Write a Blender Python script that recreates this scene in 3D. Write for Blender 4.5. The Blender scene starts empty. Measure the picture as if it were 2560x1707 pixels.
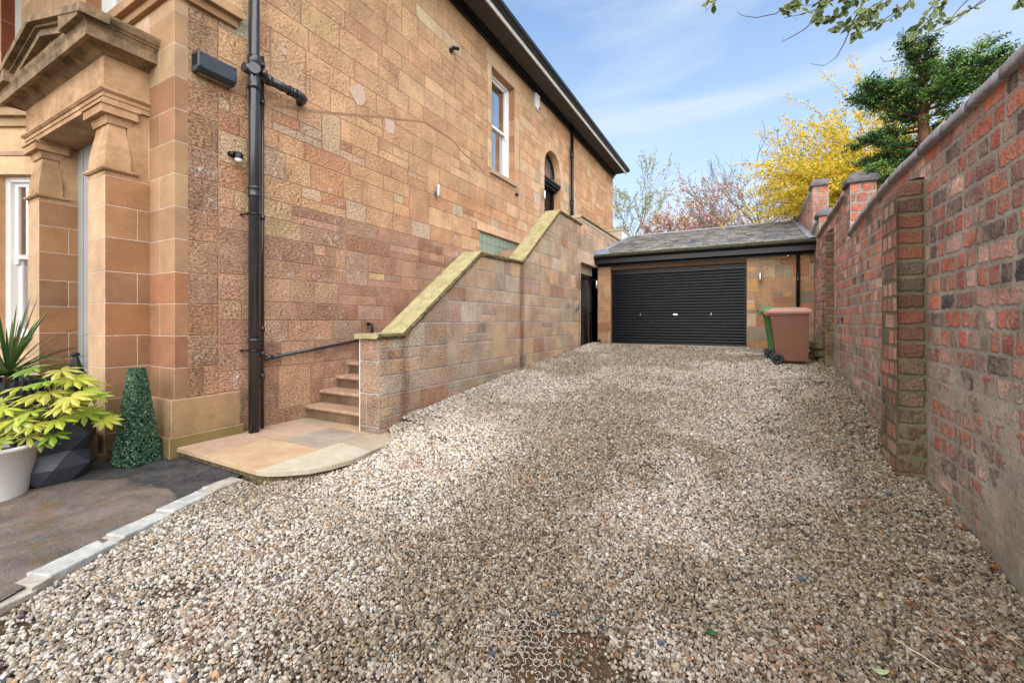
import bpy, math, random
import numpy as np
from mathutils import Vector, Matrix, noise as mnoise
R_ = math.radians
SC = bpy.context.scene
COL = SC.collection

# ---------------------------------------------------------------- camera, sky, sun, exposure
TH = 28.63
cd = bpy.data.cameras.new('camera'); cam = bpy.data.objects.new('camera', cd); COL.objects.link(cam)
cam.location = (0, 0, 1.65); cam.rotation_euler = (R_(90), 0, R_(TH))
cd.sensor_width = 36; cd.lens = 36*1062.5/2560; cd.shift_y = -51.5/2560; cd.clip_start = 0.05; cd.clip_end = 2000
SC.camera = cam
SUN_EL, SUN_AZ = 46, 160          # azimuth clockwise from +Y
w = bpy.data.worlds.new('World'); SC.world = w; w.use_nodes = True
nt = w.node_tree; nt.nodes.clear()
wo = nt.nodes.new('ShaderNodeOutputWorld'); bg = nt.nodes.new('ShaderNodeBackground')
sky = nt.nodes.new('ShaderNodeTexSky'); sky.sky_type = 'NISHITA'; sky.sun_disc = False
sky.sun_elevation = R_(SUN_EL); sky.sun_rotation = R_(SUN_AZ); sky.air_density = 1.0; sky.dust_density = 0.6; sky.ozone_density = 1.6
tc = nt.nodes.new('ShaderNodeTexCoord')
mp = nt.nodes.new('ShaderNodeMapping'); mp.inputs['Scale'].default_value = (1.0, 1.6, 4.2); mp.inputs['Rotation'].default_value = (0.25, 0.35, 0.5)
nz = nt.nodes.new('ShaderNodeTexNoise'); nz.inputs['Scale'].default_value = 1.5; nz.inputs['Detail'].default_value = 7; nz.inputs['Roughness'].default_value = 0.55; nz.inputs['Distortion'].default_value = 0.5
rp = nt.nodes.new('ShaderNodeMapRange'); rp.inputs['From Min'].default_value = 0.47; rp.inputs['From Max'].default_value = 0.74; rp.inputs['To Min'].default_value = 0.0; rp.inputs['To Max'].default_value = 0.6
sx = nt.nodes.new('ShaderNodeSeparateXYZ')
hz = nt.nodes.new('ShaderNodeMapRange'); hz.inputs['From Min'].default_value = 0.0; hz.inputs['From Max'].default_value = 0.72; hz.inputs['To Min'].default_value = 0.9; hz.inputs['To Max'].default_value = 0.02
mxa = nt.nodes.new('ShaderNodeMath'); mxa.operation = 'MAXIMUM'
add = nt.nodes.new('ShaderNodeMath'); add.operation = 'ADD'; add.use_clamp = True
mix = nt.nodes.new('ShaderNodeMix'); mix.data_type = 'RGBA'
hs = nt.nodes.new('ShaderNodeHueSaturation'); hs.inputs['Saturation'].default_value = 1.12; hs.inputs['Value'].default_value = 1.22
L = nt.links.new
L(tc.outputs['Generated'], mp.inputs['Vector']); L(mp.outputs[0], nz.inputs['Vector']); L(nz.outputs['Fac'], rp.inputs['Value'])
L(tc.outputs['Generated'], sx.inputs[0]); L(sx.outputs['Z'], hz.inputs['Value'])
L(rp.outputs[0], add.inputs[0]); L(hz.outputs[0], add.inputs[1])
L(sky.outputs[0], hs.inputs['Color']); L(hs.outputs[0], mix.inputs[6]); L(add.outputs[0], mix.inputs[0])
mix.inputs[7].default_value = (3.2, 3.72, 4.15, 1)
L(mix.outputs[2], bg.inputs['Color']); bg.inputs['Strength'].default_value = 0.08; L(bg.outputs[0], wo.inputs[0])
sd = bpy.data.lights.new('sun', 'SUN'); so = bpy.data.objects.new('sun', sd); COL.objects.link(so)
sd.energy = 3.0; sd.angle = R_(120); sd.color = (1.0, 0.935, 0.86)
az, el = R_(SUN_AZ), R_(SUN_EL)
sv = Vector((math.sin(az)*math.cos(el), math.cos(az)*math.cos(el), math.sin(el)))
so.rotation_euler = sv.to_track_quat('Z', 'Y').to_euler()
vs = SC.view_settings; vs.view_transform = 'Standard'; vs.look = 'None'; vs.gamma = 1; vs.use_curve_mapping = False
vs.exposure = 1.62
SC.cycles.max_bounces = 6; SC.cycles.transparent_max_bounces = 12

# ---------------------------------------------------------------- node helpers
class NT:
    def __init__(s, name):
        s.m = bpy.data.materials.new(name); s.m.use_nodes = True; s.t = s.m.node_tree; s.t.nodes.clear()
        s.out = s.t.nodes.new('ShaderNodeOutputMaterial'); s.b = s.t.nodes.new('ShaderNodeBsdfPrincipled')
        s.t.links.new(s.b.outputs[0], s.out.inputs[0])
    def n(s, ty, **k):
        o = s.t.nodes.new('ShaderNode'+ty)
        for a, v in k.items(): setattr(o, a, v)
        return o
    def put(s, sock, v):
        if hasattr(v, 'is_output'): s.t.links.new(v, sock)
        elif v is not None:
            if isinstance(v, (tuple, list)) and len(v) == 3 and sock.type == 'RGBA': v = (*v, 1)
            sock.default_value = v
    def M(s, op, a, b=None, c=None, clamp=False):
        o = s.n('Math', operation=op, use_clamp=clamp); s.put(o.inputs[0], a)
        if b is not None: s.put(o.inputs[1], b)
        if c is not None: s.put(o.inputs[2], c)
        return o.outputs[0]
    def mr(s, v, a, b, c=0., d=1.):
        o = s.n('MapRange'); s.put(o.inputs[0], v)
        for i, x in enumerate((a, b, c, d)): s.put(o.inputs[i+1], x)
        return o.outputs[0]
    def mix(s, f, a, b, mode='MIX'):
        o = s.n('Mix', data_type='RGBA', blend_type=mode); s.put(o.inputs[0], f); s.put(o.inputs[6], a); s.put(o.inputs[7], b); return o.outputs[2]
    def noise(s, vec, scale, detail=3, rough=.55, dist=0.):
        o = s.n('TexNoise'); s.put(o.inputs['Vector'], vec); o.inputs['Scale'].default_value = scale; o.inputs['Detail'].default_value = detail
        o.inputs['Roughness'].default_value = rough; o.inputs['Distortion'].default_value = dist; return o
    def obj(s): return s.n('TexCoord').outputs['Object']
    def pos(s): return s.n('NewGeometry').outputs['Position']
    def scale(s, v, sc, rot=(0, 0, 0)):
        o = s.n('Mapping'); s.put(o.inputs[0], v); o.inputs['Scale'].default_value = sc; o.inputs['Rotation'].default_value = rot; return o.outputs[0]
    def bump(s, h, dist=1., strength=1.):
        o = s.n('Bump'); s.put(o.inputs['Height'], h); o.inputs['Distance'].default_value = dist; o.inputs['Strength'].default_value = strength
        s.t.links.new(o.outputs[0], s.b.inputs['Normal']); return o
    def fin(s, col, rough=.8, metal=0., spec=None):
        s.put(s.b.inputs['Base Color'], col); s.put(s.b.inputs['Roughness'], rough); s.put(s.b.inputs['Metallic'], metal)
        if spec is not None: s.put(s.b.inputs['Specular IOR Level'], spec)
        return s.m

def lin(r, g, b, k=1.):
    f = lambda c: ((c/255+.055)/1.055)**2.4 if c > 10 else c/255/12.92
    return (f(r)*k, f(g)*k, f(b)*k)

def plain(name, col, rough=.6, metal=0., var=.12, scale=8., bump=0., spec=None):
    t = NT(name); p = t.pos(); n = t.noise(p, scale, 4, .6); f = t.mr(n.outputs[0], .3, .7, 1-var, 1+var)
    c = t.mix(1., (*col, 1), t.n('CombineColor').outputs[0], 'MULTIPLY')
    cc = t.n('CombineColor')
    for i in range(3): t.put(cc.inputs[i], f)
    c = t.mix(1., (*col, 1), cc.outputs[0], 'MULTIPLY')
    if bump:
        n2 = t.noise(p, scale*12, 3, .6); t.bump(n2.outputs[0], bump)
    rr = t.mr(n.outputs[0], .3, .7, max(0, rough-.07), min(1, rough+.07))
    return t.fin(c, rr, metal, spec)

def masonry(name, mortar, gap=.006, rnd=.01, warp=.006, edge=.004, relief=.006, tool=.006, tscale=(75, 26), tdark=.35,
            moss=None, smear=None, white=0., drips=None, fine=1., lowvar=.18, mbump=.0015, warpscale=14, dust=None):
    """stone or brick faces: 'cell'/'half' uv maps give each stone's own metric coordinates; 'tone' its colour, alpha its random."""
    t = NT(name)
    uv = t.n('UVMap', uv_map='cell').outputs[0]; hv = t.n('UVMap', uv_map='half').outputs[0]
    at = t.n('Attribute', attribute_name='tone'); tone = at.outputs['Color']; rn = at.outputs['Alpha']
    P = t.pos()
    wn = t.noise(P, warpscale, 4, .65)
    sc_ = t.n('SeparateColor'); t.put(sc_.inputs[0], wn.outputs[1])
    s1 = t.n('SeparateXYZ'); t.put(s1.inputs[0], uv); s2 = t.n('SeparateXYZ'); t.put(s2.inputs[0], hv)
    px = t.M('ABSOLUTE', t.M('MULTIPLY_ADD', t.M('SUBTRACT', sc_.outputs[0], .5), warp*2.5, s1.outputs[0]))
    py = t.M('ABSOLUTE', t.M('MULTIPLY_ADD', t.M('SUBTRACT', sc_.outputs[1], .5), warp*2.5, s1.outputs[1]))
    qx = t.M('SUBTRACT', px, t.M('SUBTRACT', s2.outputs[0], gap+rnd)); qy = t.M('SUBTRACT', py, t.M('SUBTRACT', s2.outputs[1], gap+rnd))
    mx, my = t.M('MAXIMUM', qx, 0), t.M('MAXIMUM', qy, 0)
    d = t.M('ADD', t.M('SQRT', t.M('ADD', t.M('MULTIPLY', mx, mx), t.M('MULTIPLY', my, my))), t.M('MINIMUM', t.M('MAXIMUM', qx, qy), 0))
    d = t.M('SUBTRACT', d, rnd)
    mask = t.mr(d, -edge, edge*.6, 1., 0.)
    # tooling: per-stone direction
    off = t.n('VectorMath', operation='ADD'); t.put(off.inputs[0], uv)
    cb = t.n('CombineXYZ'); t.put(cb.inputs[0], t.M('MULTIPLY', rn, 37.)); t.put(cb.inputs[1], t.M('MULTIPLY', rn, 91.)); t.put(off.inputs[1], cb.outputs[0])
    vr = t.n('VectorRotate', rotation_type='Z_AXIS'); t.put(vr.inputs['Vector'], off.outputs[0]); t.put(vr.inputs['Angle'], t.mr(rn, 0, 1, -.15, .75))
    tv = t.scale(vr.outputs[0], (tscale[1], tscale[0], 1))
    tn = t.noise(tv, 1., 5, .74, .15)
    tq = t.mr(tn.outputs[0], .36, .50)
    amt = t.mr(t.noise(P, 2.2, 2).outputs[0], .35, .65, .5, 1.)
    # smoothness carried in 'half' z is not stored: tone alpha > .985 marks dressed stone
    dressed = t.M('LESS_THAN', rn, .03)
    amt = t.M('MULTIPLY', amt, t.mr(dressed, 0, 1, 1., .12))
    low = t.noise(P, 3.1, 5, .62); lf = t.mr(low.outputs[0], .3, .7, 1-lowvar, 1+lowvar)
    fn_ = t.noise(P, 60, 3, .7); ff = t.mr(fn_.outputs[0], .25, .75, 1-.16*fine, 1+.16*fine)
    grime = t.mr(t.M('MULTIPLY', t.M('SUBTRACT', 1., tq), amt), 0, 1, 1., 1-tdark)
    k = t.M('MULTIPLY', t.M('MULTIPLY', lf, ff), grime)
    cc = t.n('CombineColor')
    for i in range(3): t.put(cc.inputs[i], k)
    stone = t.mix(1., tone, cc.outputs[0], 'MULTIPLY')
    hue = t.noise(P, 5.5, 3, .6)
    stone = t.mix(t.mr(hue.outputs[0], .5, .72, 0, .35), stone, t.mix(1., stone, (1.04, .96, .90, 1), 'MULTIPLY'))
    if white:
        wn2 = t.noise(P, 6.5, 5, .7, .4); wz = t.noise(P, .8, 2)
        zf = t.n('SeparateXYZ'); t.put(zf.inputs[0], P)
        wm = t.M('MULTIPLY', t.mr(wn2.outputs[0], .56, .68), t.mr(wz.outputs[0], .46, .60))
        wm = t.M('MULTIPLY', wm, t.mr(zf.outputs[2], 3.6, 4.4, white, 0.))
        stone = t.mix(wm, stone, (.62, .54, .49, 1))
    if dust:
        dn = t.noise(P, dust[1], 6, .72, .4); stone = t.mix(t.mr(dn.outputs[0], .42, .64, 0., dust[0]), stone, (*dust[2], 1))
    mn = t.noise(P, 45, 3, .7)
    mf = t.mr(mn.outputs[0], .3, .7, .78, 1.2); mc = t.n('CombineColor')
    for i in range(3): t.put(mc.inputs[i], t.M('MULTIPLY', mf, lf))
    mcol = t.mix(1., (*mortar, 1), mc.outputs[0], 'MULTIPLY')
    if smear:
        sz = t.n('SeparateXYZ'); t.put(sz.inputs[0], P)
        s_n = t.noise(t.scale(P, (1, 1, .7)), 5.5, 7, .72, .5)
        big = t.noise(P, .9, 3)
        th = t.mr(sz.outputs[2], smear[0], smear[1], smear[2], smear[3])
        th = t.M('ADD', th, t.mr(big.outputs[0], .3, .7, .09, -.09))
        sm = t.mr(t.M('SUBTRACT', s_n.outputs[0], th), -.02, .035, 0., 1.)
        mask = t.M('MULTIPLY', mask, t.M('SUBTRACT', 1., t.M('MULTIPLY', sm, .88)))
    c = t.mix(mask, mcol, stone)
    if drips:
        dz_ = t.n('SeparateXYZ'); t.put(dz_.inputs[0], P); dnn = t.noise(t.scale(P, (1, 1, .25)), 7., 4, .6)
        for y0_, wd_, am_ in drips:
            a_ = t.M('ABSOLUTE', t.M('ADD', t.M('SUBTRACT', dz_.outputs[1], y0_), t.M('MULTIPLY', t.M('SUBTRACT', dnn.outputs[0], .5), .22)))
            c = t.mix(t.M('MULTIPLY', t.mr(a_, 0., wd_, 1., 0.), am_), c, t.mix(1., c, (.36, .30, .24, 1), 'MULTIPLY'))
    if moss:      # (list of (zlo, zhi, amount, colour))
        sz = t.n('SeparateXYZ'); t.put(sz.inputs[0], P)
        for zl, zh, am, mcl in moss:
            m1 = t.noise(P, 2.6, 6, .7)
            f = t.M('MULTIPLY', t.mr(sz.outputs[2], zl, zh, 1., 0.), t.mr(m1.outputs[0], .36, .62, .25, 1.))
            c = t.mix(t.M('MULTIPLY', f, am), c, (*mcl, 1))
    h = t.M('ADD', t.M('MULTIPLY', mask, relief), t.M('MULTIPLY', t.M('MULTIPLY', t.M('MULTIPLY', tq, amt), mask), tool))
    h = t.M('ADD', h, t.M('MULTIPLY', mn.outputs[0], mbump)); h = t.M('ADD', h, t.M('MULTIPLY', low.outputs[0], .012))
    t.bump(h, 1.)
    return t.fin(c, .88, 0, .25)

# ---------------------------------------------------------------- mesh helpers
class MB:
    def __init__(s): s.v = []; s.f = []; s.m = []; s.c = []; s.u1 = []; s.u2 = []; s.sm = []; s.hasuv = False; s.hascol = False
    def face(s, pts, mat=0, col=None, u1=None, u2=None, smooth=False):
        i = len(s.v); s.v.extend(pts); s.f.append(tuple(range(i, i+len(pts)))); s.m.append(mat); s.sm.append(smooth)
        s.c.append(col); s.u1.append(u1); s.u2.append(u2)
        if col is not None: s.hascol = True
        if u1 is not None: s.hasuv = True
    def poly(s, verts, faces, mat=0, col=None, smooth=False):
        i = len(s.v); s.v.extend(verts)
        for f in faces:
            s.f.append(tuple(i+k for k in f)); s.m.append(mat); s.sm.append(smooth); s.c.append(col); s.u1.append(None); s.u2.append(None)
        if col is not None: s.hascol = True
    def box(s, x0, x1, y0, y1, z0, z1, mat=0, col=None):
        v = [(x0,y0,z0),(x1,y0,z0),(x1,y1,z0),(x0,y1,z0),(x0,y0,z1),(x1,y0,z1),(x1,y1,z1),(x0,y1,z1)]
        s.poly(v, [(0,3,2,1),(4,5,6,7),(0,1,5,4),(1,2,6,5),(2,3,7,6),(3,0,4,7)], mat, col)
    def obox(s, M, sx, sy, sz, mat=0, col=None):
        v = [tuple(M @ Vector((a*sx, b*sy, c*sz))) for c in (-.5,.5) for a, b in ((-.5,-.5),(.5,-.5),(.5,.5),(-.5,.5))]
        s.poly(v, [(0,3,2,1),(4,5,6,7),(0,1,5,4),(1,2,6,5),(2,3,7,6),(3,0,4,7)], mat, col)
    def prism(s, poly, fn0, fn1, mat=0, col=None, caps=True):
        """poly: ccw 2-D list; fn0/fn1 map (u,v) to the two end faces"""
        n = len(poly); a = [fn0(*p) for p in poly]; b = [fn1(*p) for p in poly]
        fs = [(i, (i+1) % n, n+(i+1) % n, n+i) for i in range(n)]
        if caps: fs += [tuple(range(n))[::-1], tuple(range(n, 2*n))]
        s.poly(a+b, fs, mat, col)
    def tube(s, pts, rad, n=8, mat=0, col=None, caps=True, smooth=True):
        pts = [Vector(p) for p in pts]; k = len(pts); rad = rad if isinstance(rad, (list, tuple)) else [rad]*k
        vs_ = []; up = Vector((0, 0, 1)); prev = None
        for i, p in enumerate(pts):
            d = (pts[min(i+1, k-1)]-pts[max(i-1, 0)])
            if d.length < 1e-9: d = Vector((0, 0, 1))
            d.normalize()
            if prev is None:
                a = d.cross(up if abs(d.z) < .9 else Vector((1, 0, 0))).normalized()
            else:
                a = prev - d*prev.dot(d)
                a = a.normalized() if a.length > 1e-6 else d.orthogonal().normalized()
            prev = a; b = d.cross(a)
            for j in range(n):
                t = 2*math.pi*j/n; vs_.append(tuple(p + (a*math.cos(t)+b*math.sin(t))*rad[i]))
        fs = [(i*n+j, i*n+(j+1) % n, (i+1)*n+(j+1) % n, (i+1)*n+j) for i in range(k-1) for j in range(n)]
        s.poly(vs_, fs, mat, col, smooth)
        if caps:
            i = len(s.v)-k*n
            for f in (tuple(i+j for j in range(n))[::-1], tuple(i+(k-1)*n+j for j in range(n))):
                s.f.append(f); s.m.append(mat); s.sm.append(False); s.c.append(col); s.u1.append(None); s.u2.append(None)
    def lathe(s, prof, c=(0, 0, 0), n=24, mat=0, col=None, smooth=True, ax='z', rib=0., nr=0):
        vs_ = []
        for r, z in prof:
            for j in range(n):
                t = 2*math.pi*j/n; rr = r*(1+rib*(j % 2)) if rib else r
                p = (rr*math.cos(t), rr*math.sin(t), z)
                if ax == 'y': p = (p[0], p[2], p[1])
                if ax == 'x': p = (p[2], p[0], p[1])
                vs_.append((c[0]+p[0], c[1]+p[1], c[2]+p[2]))
        k = len(prof)
        s.poly(vs_, [(i*n+j, i*n+(j+1) % n, (i+1)*n+(j+1) % n, (i+1)*n+j) for i in range(k-1) for j in range(n)], mat, col, smooth)
    def build(s, name, mats, parent=None, bevel=0., label=None, cat=None, group=None, kind=None, origin=None):
        me = bpy.data.meshes.new(name)
        off = Vector(origin) if origin is not None else Vector((0, 0, 0))
        if origin is not None: vv = [(a-off.x, b-off.y, c-off.z) for a, b, c in s.v]
        else: vv = s.v
        me.from_pydata(vv, [], s.f)
        mats = mats if isinstance(mats, (list, tuple)) else [mats]
        for m in mats: me.materials.append(m)
        me.polygons.foreach_set('material_index', s.m); me.polygons.foreach_set('use_smooth', s.sm)
        if s.hasuv:
            for nm, src in (('cell', s.u1), ('half', s.u2)):
                l = me.uv_layers.new(name=nm); a = []
                for f, u in zip(s.f, src):
                    if u is None: u = [(0, 0)]*len(f) if nm == 'cell' else [(5, 5)]*len(f)
                    elif isinstance(u, tuple): u = [u]*len(f)
                    for q in u: a.extend(q)
                l.data.foreach_set('uv', a)
        if s.hascol:
            ca = me.color_attributes.new('tone', 'FLOAT_COLOR', 'CORNER'); a = []
            for f, c in zip(s.f, s.c):
                c = c or (.4, .3, .2, .5); c = tuple(c) if len(c) == 4 else (*c, .5); a.extend(c*len(f))
            ca.data.foreach_set('color', a)
        me.update(); me.validate()
        o = bpy.data.objects.new(name, me); COL.objects.link(o)
        if parent is not None:
            o.parent = parent
            if origin is None: o.location = -world_loc(parent)
            else: o.location = off - world_loc(parent)
        elif origin is not None: o.location = off
        if bevel:
            b = o.modifiers.new('bevel', 'BEVEL'); b.width = bevel; b.segments = 2; b.limit_method = 'ANGLE'
        tag(o, label, cat, group, kind); return o

def world_loc(o):
    v = Vector((0, 0, 0))
    while o is not None: v += o.location; o = o.parent
    return v
def tag(o, label=None, cat=None, group=None, kind=None):
    for k, x in (('label', label), ('category', cat), ('group', group), ('kind', kind)):
        if x: o[k] = x
    return o
def empty(name, loc, label, cat, group=None):
    o = bpy.data.objects.new(name, None); o.empty_display_size = .1; COL.objects.link(o); o.location = loc
    return tag(o, label, cat, group)
def copy_tree(o, parent=None, loc=None):
    c = o.copy(); COL.objects.link(c); c.parent = parent
    if loc is not None: c.location = loc
    for ch in list(o.children): copy_tree(ch, c)
    return c

def clip(poly, conv):
    """clip polygon (list of uv) by convex ccw polygon"""
    out = poly
    n = len(conv)
    for i in range(n):
        a, b = conv[i], conv[(i+1) % n]; ex, ey = b[0]-a[0], b[1]-a[1]
        inp = out; out = []
        if not inp: return []
        def side(p): return ex*(p[1]-a[1])-ey*(p[0]-a[0])
        for j in range(len(inp)):
            p, q = inp[j], inp[(j+1) % len(inp)]; sp, sq = side(p), side(q)
            if sp >= -1e-9: out.append(p)
            if (sp > 1e-9 and sq < -1e-9) or (sp < -1e-9 and sq > 1e-9):
                t = sp/(sp-sq); out.append((p[0]+(q[0]-p[0])*t, p[1]+(q[1]-p[1])*t))
    return out
def rect(u0, u1, v0, v1): return [(u0, v0), (u1, v0), (u1, v1), (u0, v1)]

def gen_cells(u0, u1, v0, v1, rng, hf, wf, jump=.12, snk=.12):
    rows = []; v = v0
    while v < v1-1e-4:
        h = hf(v)
        if v1-(v+h) < .07: h = v1-v
        rows.append((v, min(v+h, v1))); v += h
    cells = []; occ = []
    for i, (a, b) in enumerate(rows):
        nxt = []; u = u0
        occ.sort()
        while u < u1-1e-4:
            hit = next((o for o in occ if o[0] <= u+1e-5 < o[1]), None)
            if hit: u = hit[1]; continue
            lim = min([o[0] for o in occ if o[0] > u]+[u1])
            wd = wf(a)
            if u == u0: wd *= rng.uniform(.4, 1.)
            e = u+wd
            if lim-e < .09: e = lim
            e = min(e, lim)
            r = rng.random()
            if r < jump and i+1 < len(rows) and e-u > .12 and (e-u) < .55:
                cells.append((u, e, a, rows[i+1][1])); nxt.append((u, e))
            elif r < jump+snk and b-a > .17:
                m = a+(b-a)*rng.uniform(.38, .62); cells.append((u, e, a, m))
                if e-u > .3:
                    k = u+(e-u)*rng.uniform(.4, .6); cells += [(u, k, m, b), (k, e, m, b)]
                else: cells.append((u, e, m, b))
            else: cells.append((u, e, a, b))
            u = e
        occ = nxt
    return cells

def skin(mb, cells, pieces, fr, colf, flip=False, mat=0):
    for (a, b, c, d) in cells:
        cu, cv = (a+b)/2, (c+d)/2; col = None
        for pc in pieces:
            us = [p[0] for p in pc]; vs_ = [p[1] for p in pc]
            if max(us) <= a or min(us) >= b or max(vs_) <= c or min(vs_) >= d: continue
            q = clip(rect(a, b, c, d), pc)
            if len(q) < 3: continue
            if col is None: col = colf(cu, cv, b-a, d-c)
            if flip: q = q[::-1]
            mb.face([fr(u, v, 0) for u, v in q], mat, col, [(u-cu, v-cv) for u, v in q], ((b-a)/2, (d-c)/2))

def solid(mb, pieces, fr, depth, col, flip=False, mat=0):
    """sides and back of wall pieces, the front being the skin"""
    for pc in pieces:
        n = len(pc); a = [fr(u, v, 0) for u, v in pc]; b = [fr(u, v, -depth) for u, v in pc]
        fs = [(i, n+i, n+(i+1) % n, (i+1) % n) for i in range(n)]+[tuple(range(n, 2*n))[::-1]]
        if flip: fs = [f[::-1] for f in fs]
        mb.poly(a+b, fs, mat, col)

DS = .07
def pal(rng, opts, jit=.07, k=1., squash=0.):
    tot = sum(o[0] for o in opts); r = rng.random()*tot
    for o in opts:
        r -= o[0]
        if r <= 0: break
    j = 1+rng.uniform(-jit, jit)*1.6; c0 = lin(*o[1])
    if len(opts) > 4 and squash:
        mn = [sum(q[0]*lin(*q[1])[i] for q in opts)/tot for i in range(3)]; c0 = [a*(1-squash)+b*squash for a, b in zip(c0, mn)]
    g = sum(c0)/3
    return tuple(max(0, (c*(1-DS)+g*DS)*k*j*(1+rng.uniform(-jit, jit)*.35)) for c in c0)

# ---------------------------------------------------------------- ground heights
LT = [(-3, -.25), (-1, -.06), (.6, .145), (1.5, .205), (2.3, .25), (3.9, .43), (6, .62), (8, .79), (10.5, .92), (12, .985), (30, 1.4)]
RT = [(-3, -.7), (-1, -.45), (1.5, -.16), (2.5, -.05), (3.55, .06), (4.85, .25), (6.57, .43), (8.2, .70), (9.26, .83), (10.5, .92), (12, .985), (30, 1.4)]
def tab(T, y):
    x = np.array([t[0] for t in T]); z = np.array([t[1] for t in T]); return np.interp(y, x, z)
def gz(x, y):
    f = np.clip((np.asarray(x)+3.7)/5.1, 0, 1); f = f*f*(3-2*f)*.5+f*.5
    y = np.asarray(y)
    l = (tab(LT, y-.35)+tab(LT, y+.35)+tab(LT, y)*2)/4; r = (tab(RT, y-.35)+tab(RT, y+.35)+tab(RT, y)*2)/4
    return l*(1-f)+r*f
def vnoise(x, y, s, seed=0):
    x = np.asarray(x)*s+seed*17.3; y = np.asarray(y)*s+seed*9.1
    xi = np.floor(x).astype(int); yi = np.floor(y).astype(int); fx = x-xi; fy = y-yi
    fx = fx*fx*(3-2*fx); fy = fy*fy*(3-2*fy)
    def h(a, b):
        n = (a*374761393+b*668265263+seed*1442695) & 0x7fffffff; n = ((n ^ (n >> 13))*1274126177) & 0x7fffffff
        return ((n ^ (n >> 16)) & 0xffff)/65535.
    return (h(xi, yi)*(1-fx)+h(xi+1, yi)*fx)*(1-fy)+(h(xi, yi+1)*(1-fx)+h(xi+1, yi+1)*fx)*fy
def fbm(x, y, s, seed=0, o=4):
    r = 0; a = .5; t = 0
    for i in range(o): r = r+a*vnoise(x, y, s*2**i, seed+i*7); t += a; a *= .55
    return r/t

HX, PX, WX, GY, FY = -5.2, -3.687, 1.41, 11.9, 2.2      # house side, stair parapet, brick wall, garage front, house front
rng = random.Random(7)

# ---------------------------------------------------------------- materials
K = .80
m_side = masonry('sandstone_rubble', lin(196, 150, 115, .72), gap=.005, rnd=.012, warp=.007, relief=.007, tool=.013, tscale=(72, 30), tdark=.56, white=.8, dust=(.24, 3.4, lin(218, 186, 150, .8)))
m_par = masonry('sandstone_parapet', lin(192, 180, 168, .72), gap=.0085, rnd=.012, warp=.012, relief=.008, tool=.013, tscale=(72, 32), tdark=.6, lowvar=.25, white=.5, dust=(.40, 3., lin(206, 186, 166, .76)), drips=((3.97, .13, .75), (7.14, .15, .85), (10.35, .12, .4), (12.6, .1, .35)),
                moss=[(.5, 1.1, .35, lin(110, 95, 70, .7))])
m_ash = masonry('dressed_ashlar', lin(225, 205, 185, .8), gap=.0028, rnd=.004, warp=.002, edge=.0022, relief=.004, tool=.0015, tscale=(40, 30), tdark=.08, lowvar=.16,
                moss=[(.45, 1.35, .6, lin(120, 112, 62, .55))])
m_dark = masonry('recess_shade_ashlar', lin(120, 100, 80, .8), gap=.001, rnd=.003, warp=.002, edge=.002, relief=.002, tool=.002, tscale=(40, 30), tdark=.1, lowvar=.3)
m_brick = masonry('old_red_brick', lin(178, 168, 152, .66), gap=.015, rnd=.016, warp=.024, edge=.007, relief=.007, tool=.006, tscale=(50, 50), tdark=.35, lowvar=.34, fine=1.7,
                  smear=(.25, 3.2, .455, .66), mbump=.006, warpscale=20, dust=(.58, 7., lin(206, 184, 164, .74)), moss=[(-.1, .75, .5, lin(140, 138, 92, .55)), (-.3, 2.6, .22, lin(120, 112, 98, .6))])
m_gar = masonry('garage_sandstone', lin(190, 160, 130, .72), gap=.006, rnd=.012, warp=.005, relief=.006, tool=.009, tscale=(50, 20), tdark=.45, moss=[(.9, 1.5, .5, lin(110, 100, 70, .6))])
def coping_mat(name, c1, c2, sc=6., bmp=.02, mottle=.5):
    t = NT(name); P = t.pos(); n = t.noise(P, sc, 6, .7, .3); n2 = t.noise(P, sc*.35, 3); n3 = t.noise(P, 70, 4, .7)
    f = t.mr(n.outputs[0], .35, .65); c = t.mix(t.M('MULTIPLY', f, mottle), (*c1, 1), (*c2, 1))
    c = t.mix(t.mr(n3.outputs[0], .35, .7, 0, .35), c, t.mix(1., c, (.55, .52, .48, 1), 'MULTIPLY'))
    h = t.M('ADD', t.M('MULTIPLY', n.outputs[0], bmp), t.M('MULTIPLY', n3.outputs[0], .004)); t.bump(h)
    return t.fin(c, .9, 0, .2)
m_cope = coping_mat('lichen_coping', lin(198, 188, 140, .72), lin(164, 150, 104, .62), 7., .010, .8)
m_rough = coping_mat('rough_coping_edge', lin(170, 152, 112, .72), lin(95, 80, 58, .6), 30., .05, .9)
m_flag = {}
for nm, a, b in (('buff', (220, 192, 164), (202, 166, 136)), ('golden', (224, 196, 158), (206, 166, 126)), ('grey', (196, 182, 165), (166, 150, 132)), ('cream', (224, 214, 192), (206, 190, 160)), ('pale', (205, 190, 165), (185, 168, 140))):
    m_flag[nm] = coping_mat('flagstone_'+nm, lin(*a, .66), lin(*b, .62), 4.5, .006, .8)
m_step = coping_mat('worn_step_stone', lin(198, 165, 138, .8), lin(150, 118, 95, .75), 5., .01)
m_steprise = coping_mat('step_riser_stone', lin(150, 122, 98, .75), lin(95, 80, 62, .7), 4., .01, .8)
m_bcope = coping_mat('grey_clay_coping', lin(186, 182, 186, .78), lin(138, 132, 134, .7), 22., .006, .6)
m_bcapd = coping_mat('dark_clay_cap', lin(142, 136, 142, .62), lin(100, 94, 94, .58), 14., .006, .6)
m_black = plain('black_gloss_paint', (.006, .006, .007), .34, 0, .2, 20, 0, .35)
m_pvc = plain('black_pipe_plastic', (.022, .024, .028), .24, 0, .2, 5, 0, .6)
m_blackm = plain('black_matt', (.014, .014, .016), .6, 0, .2, 20)
m_soffit = plain('dark_soffit', (.06, .055, .05), .7, 0, .3, 4)
m_white = plain('white_paint', (.78, .78, .76), .45, 0, .05, 3)
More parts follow.
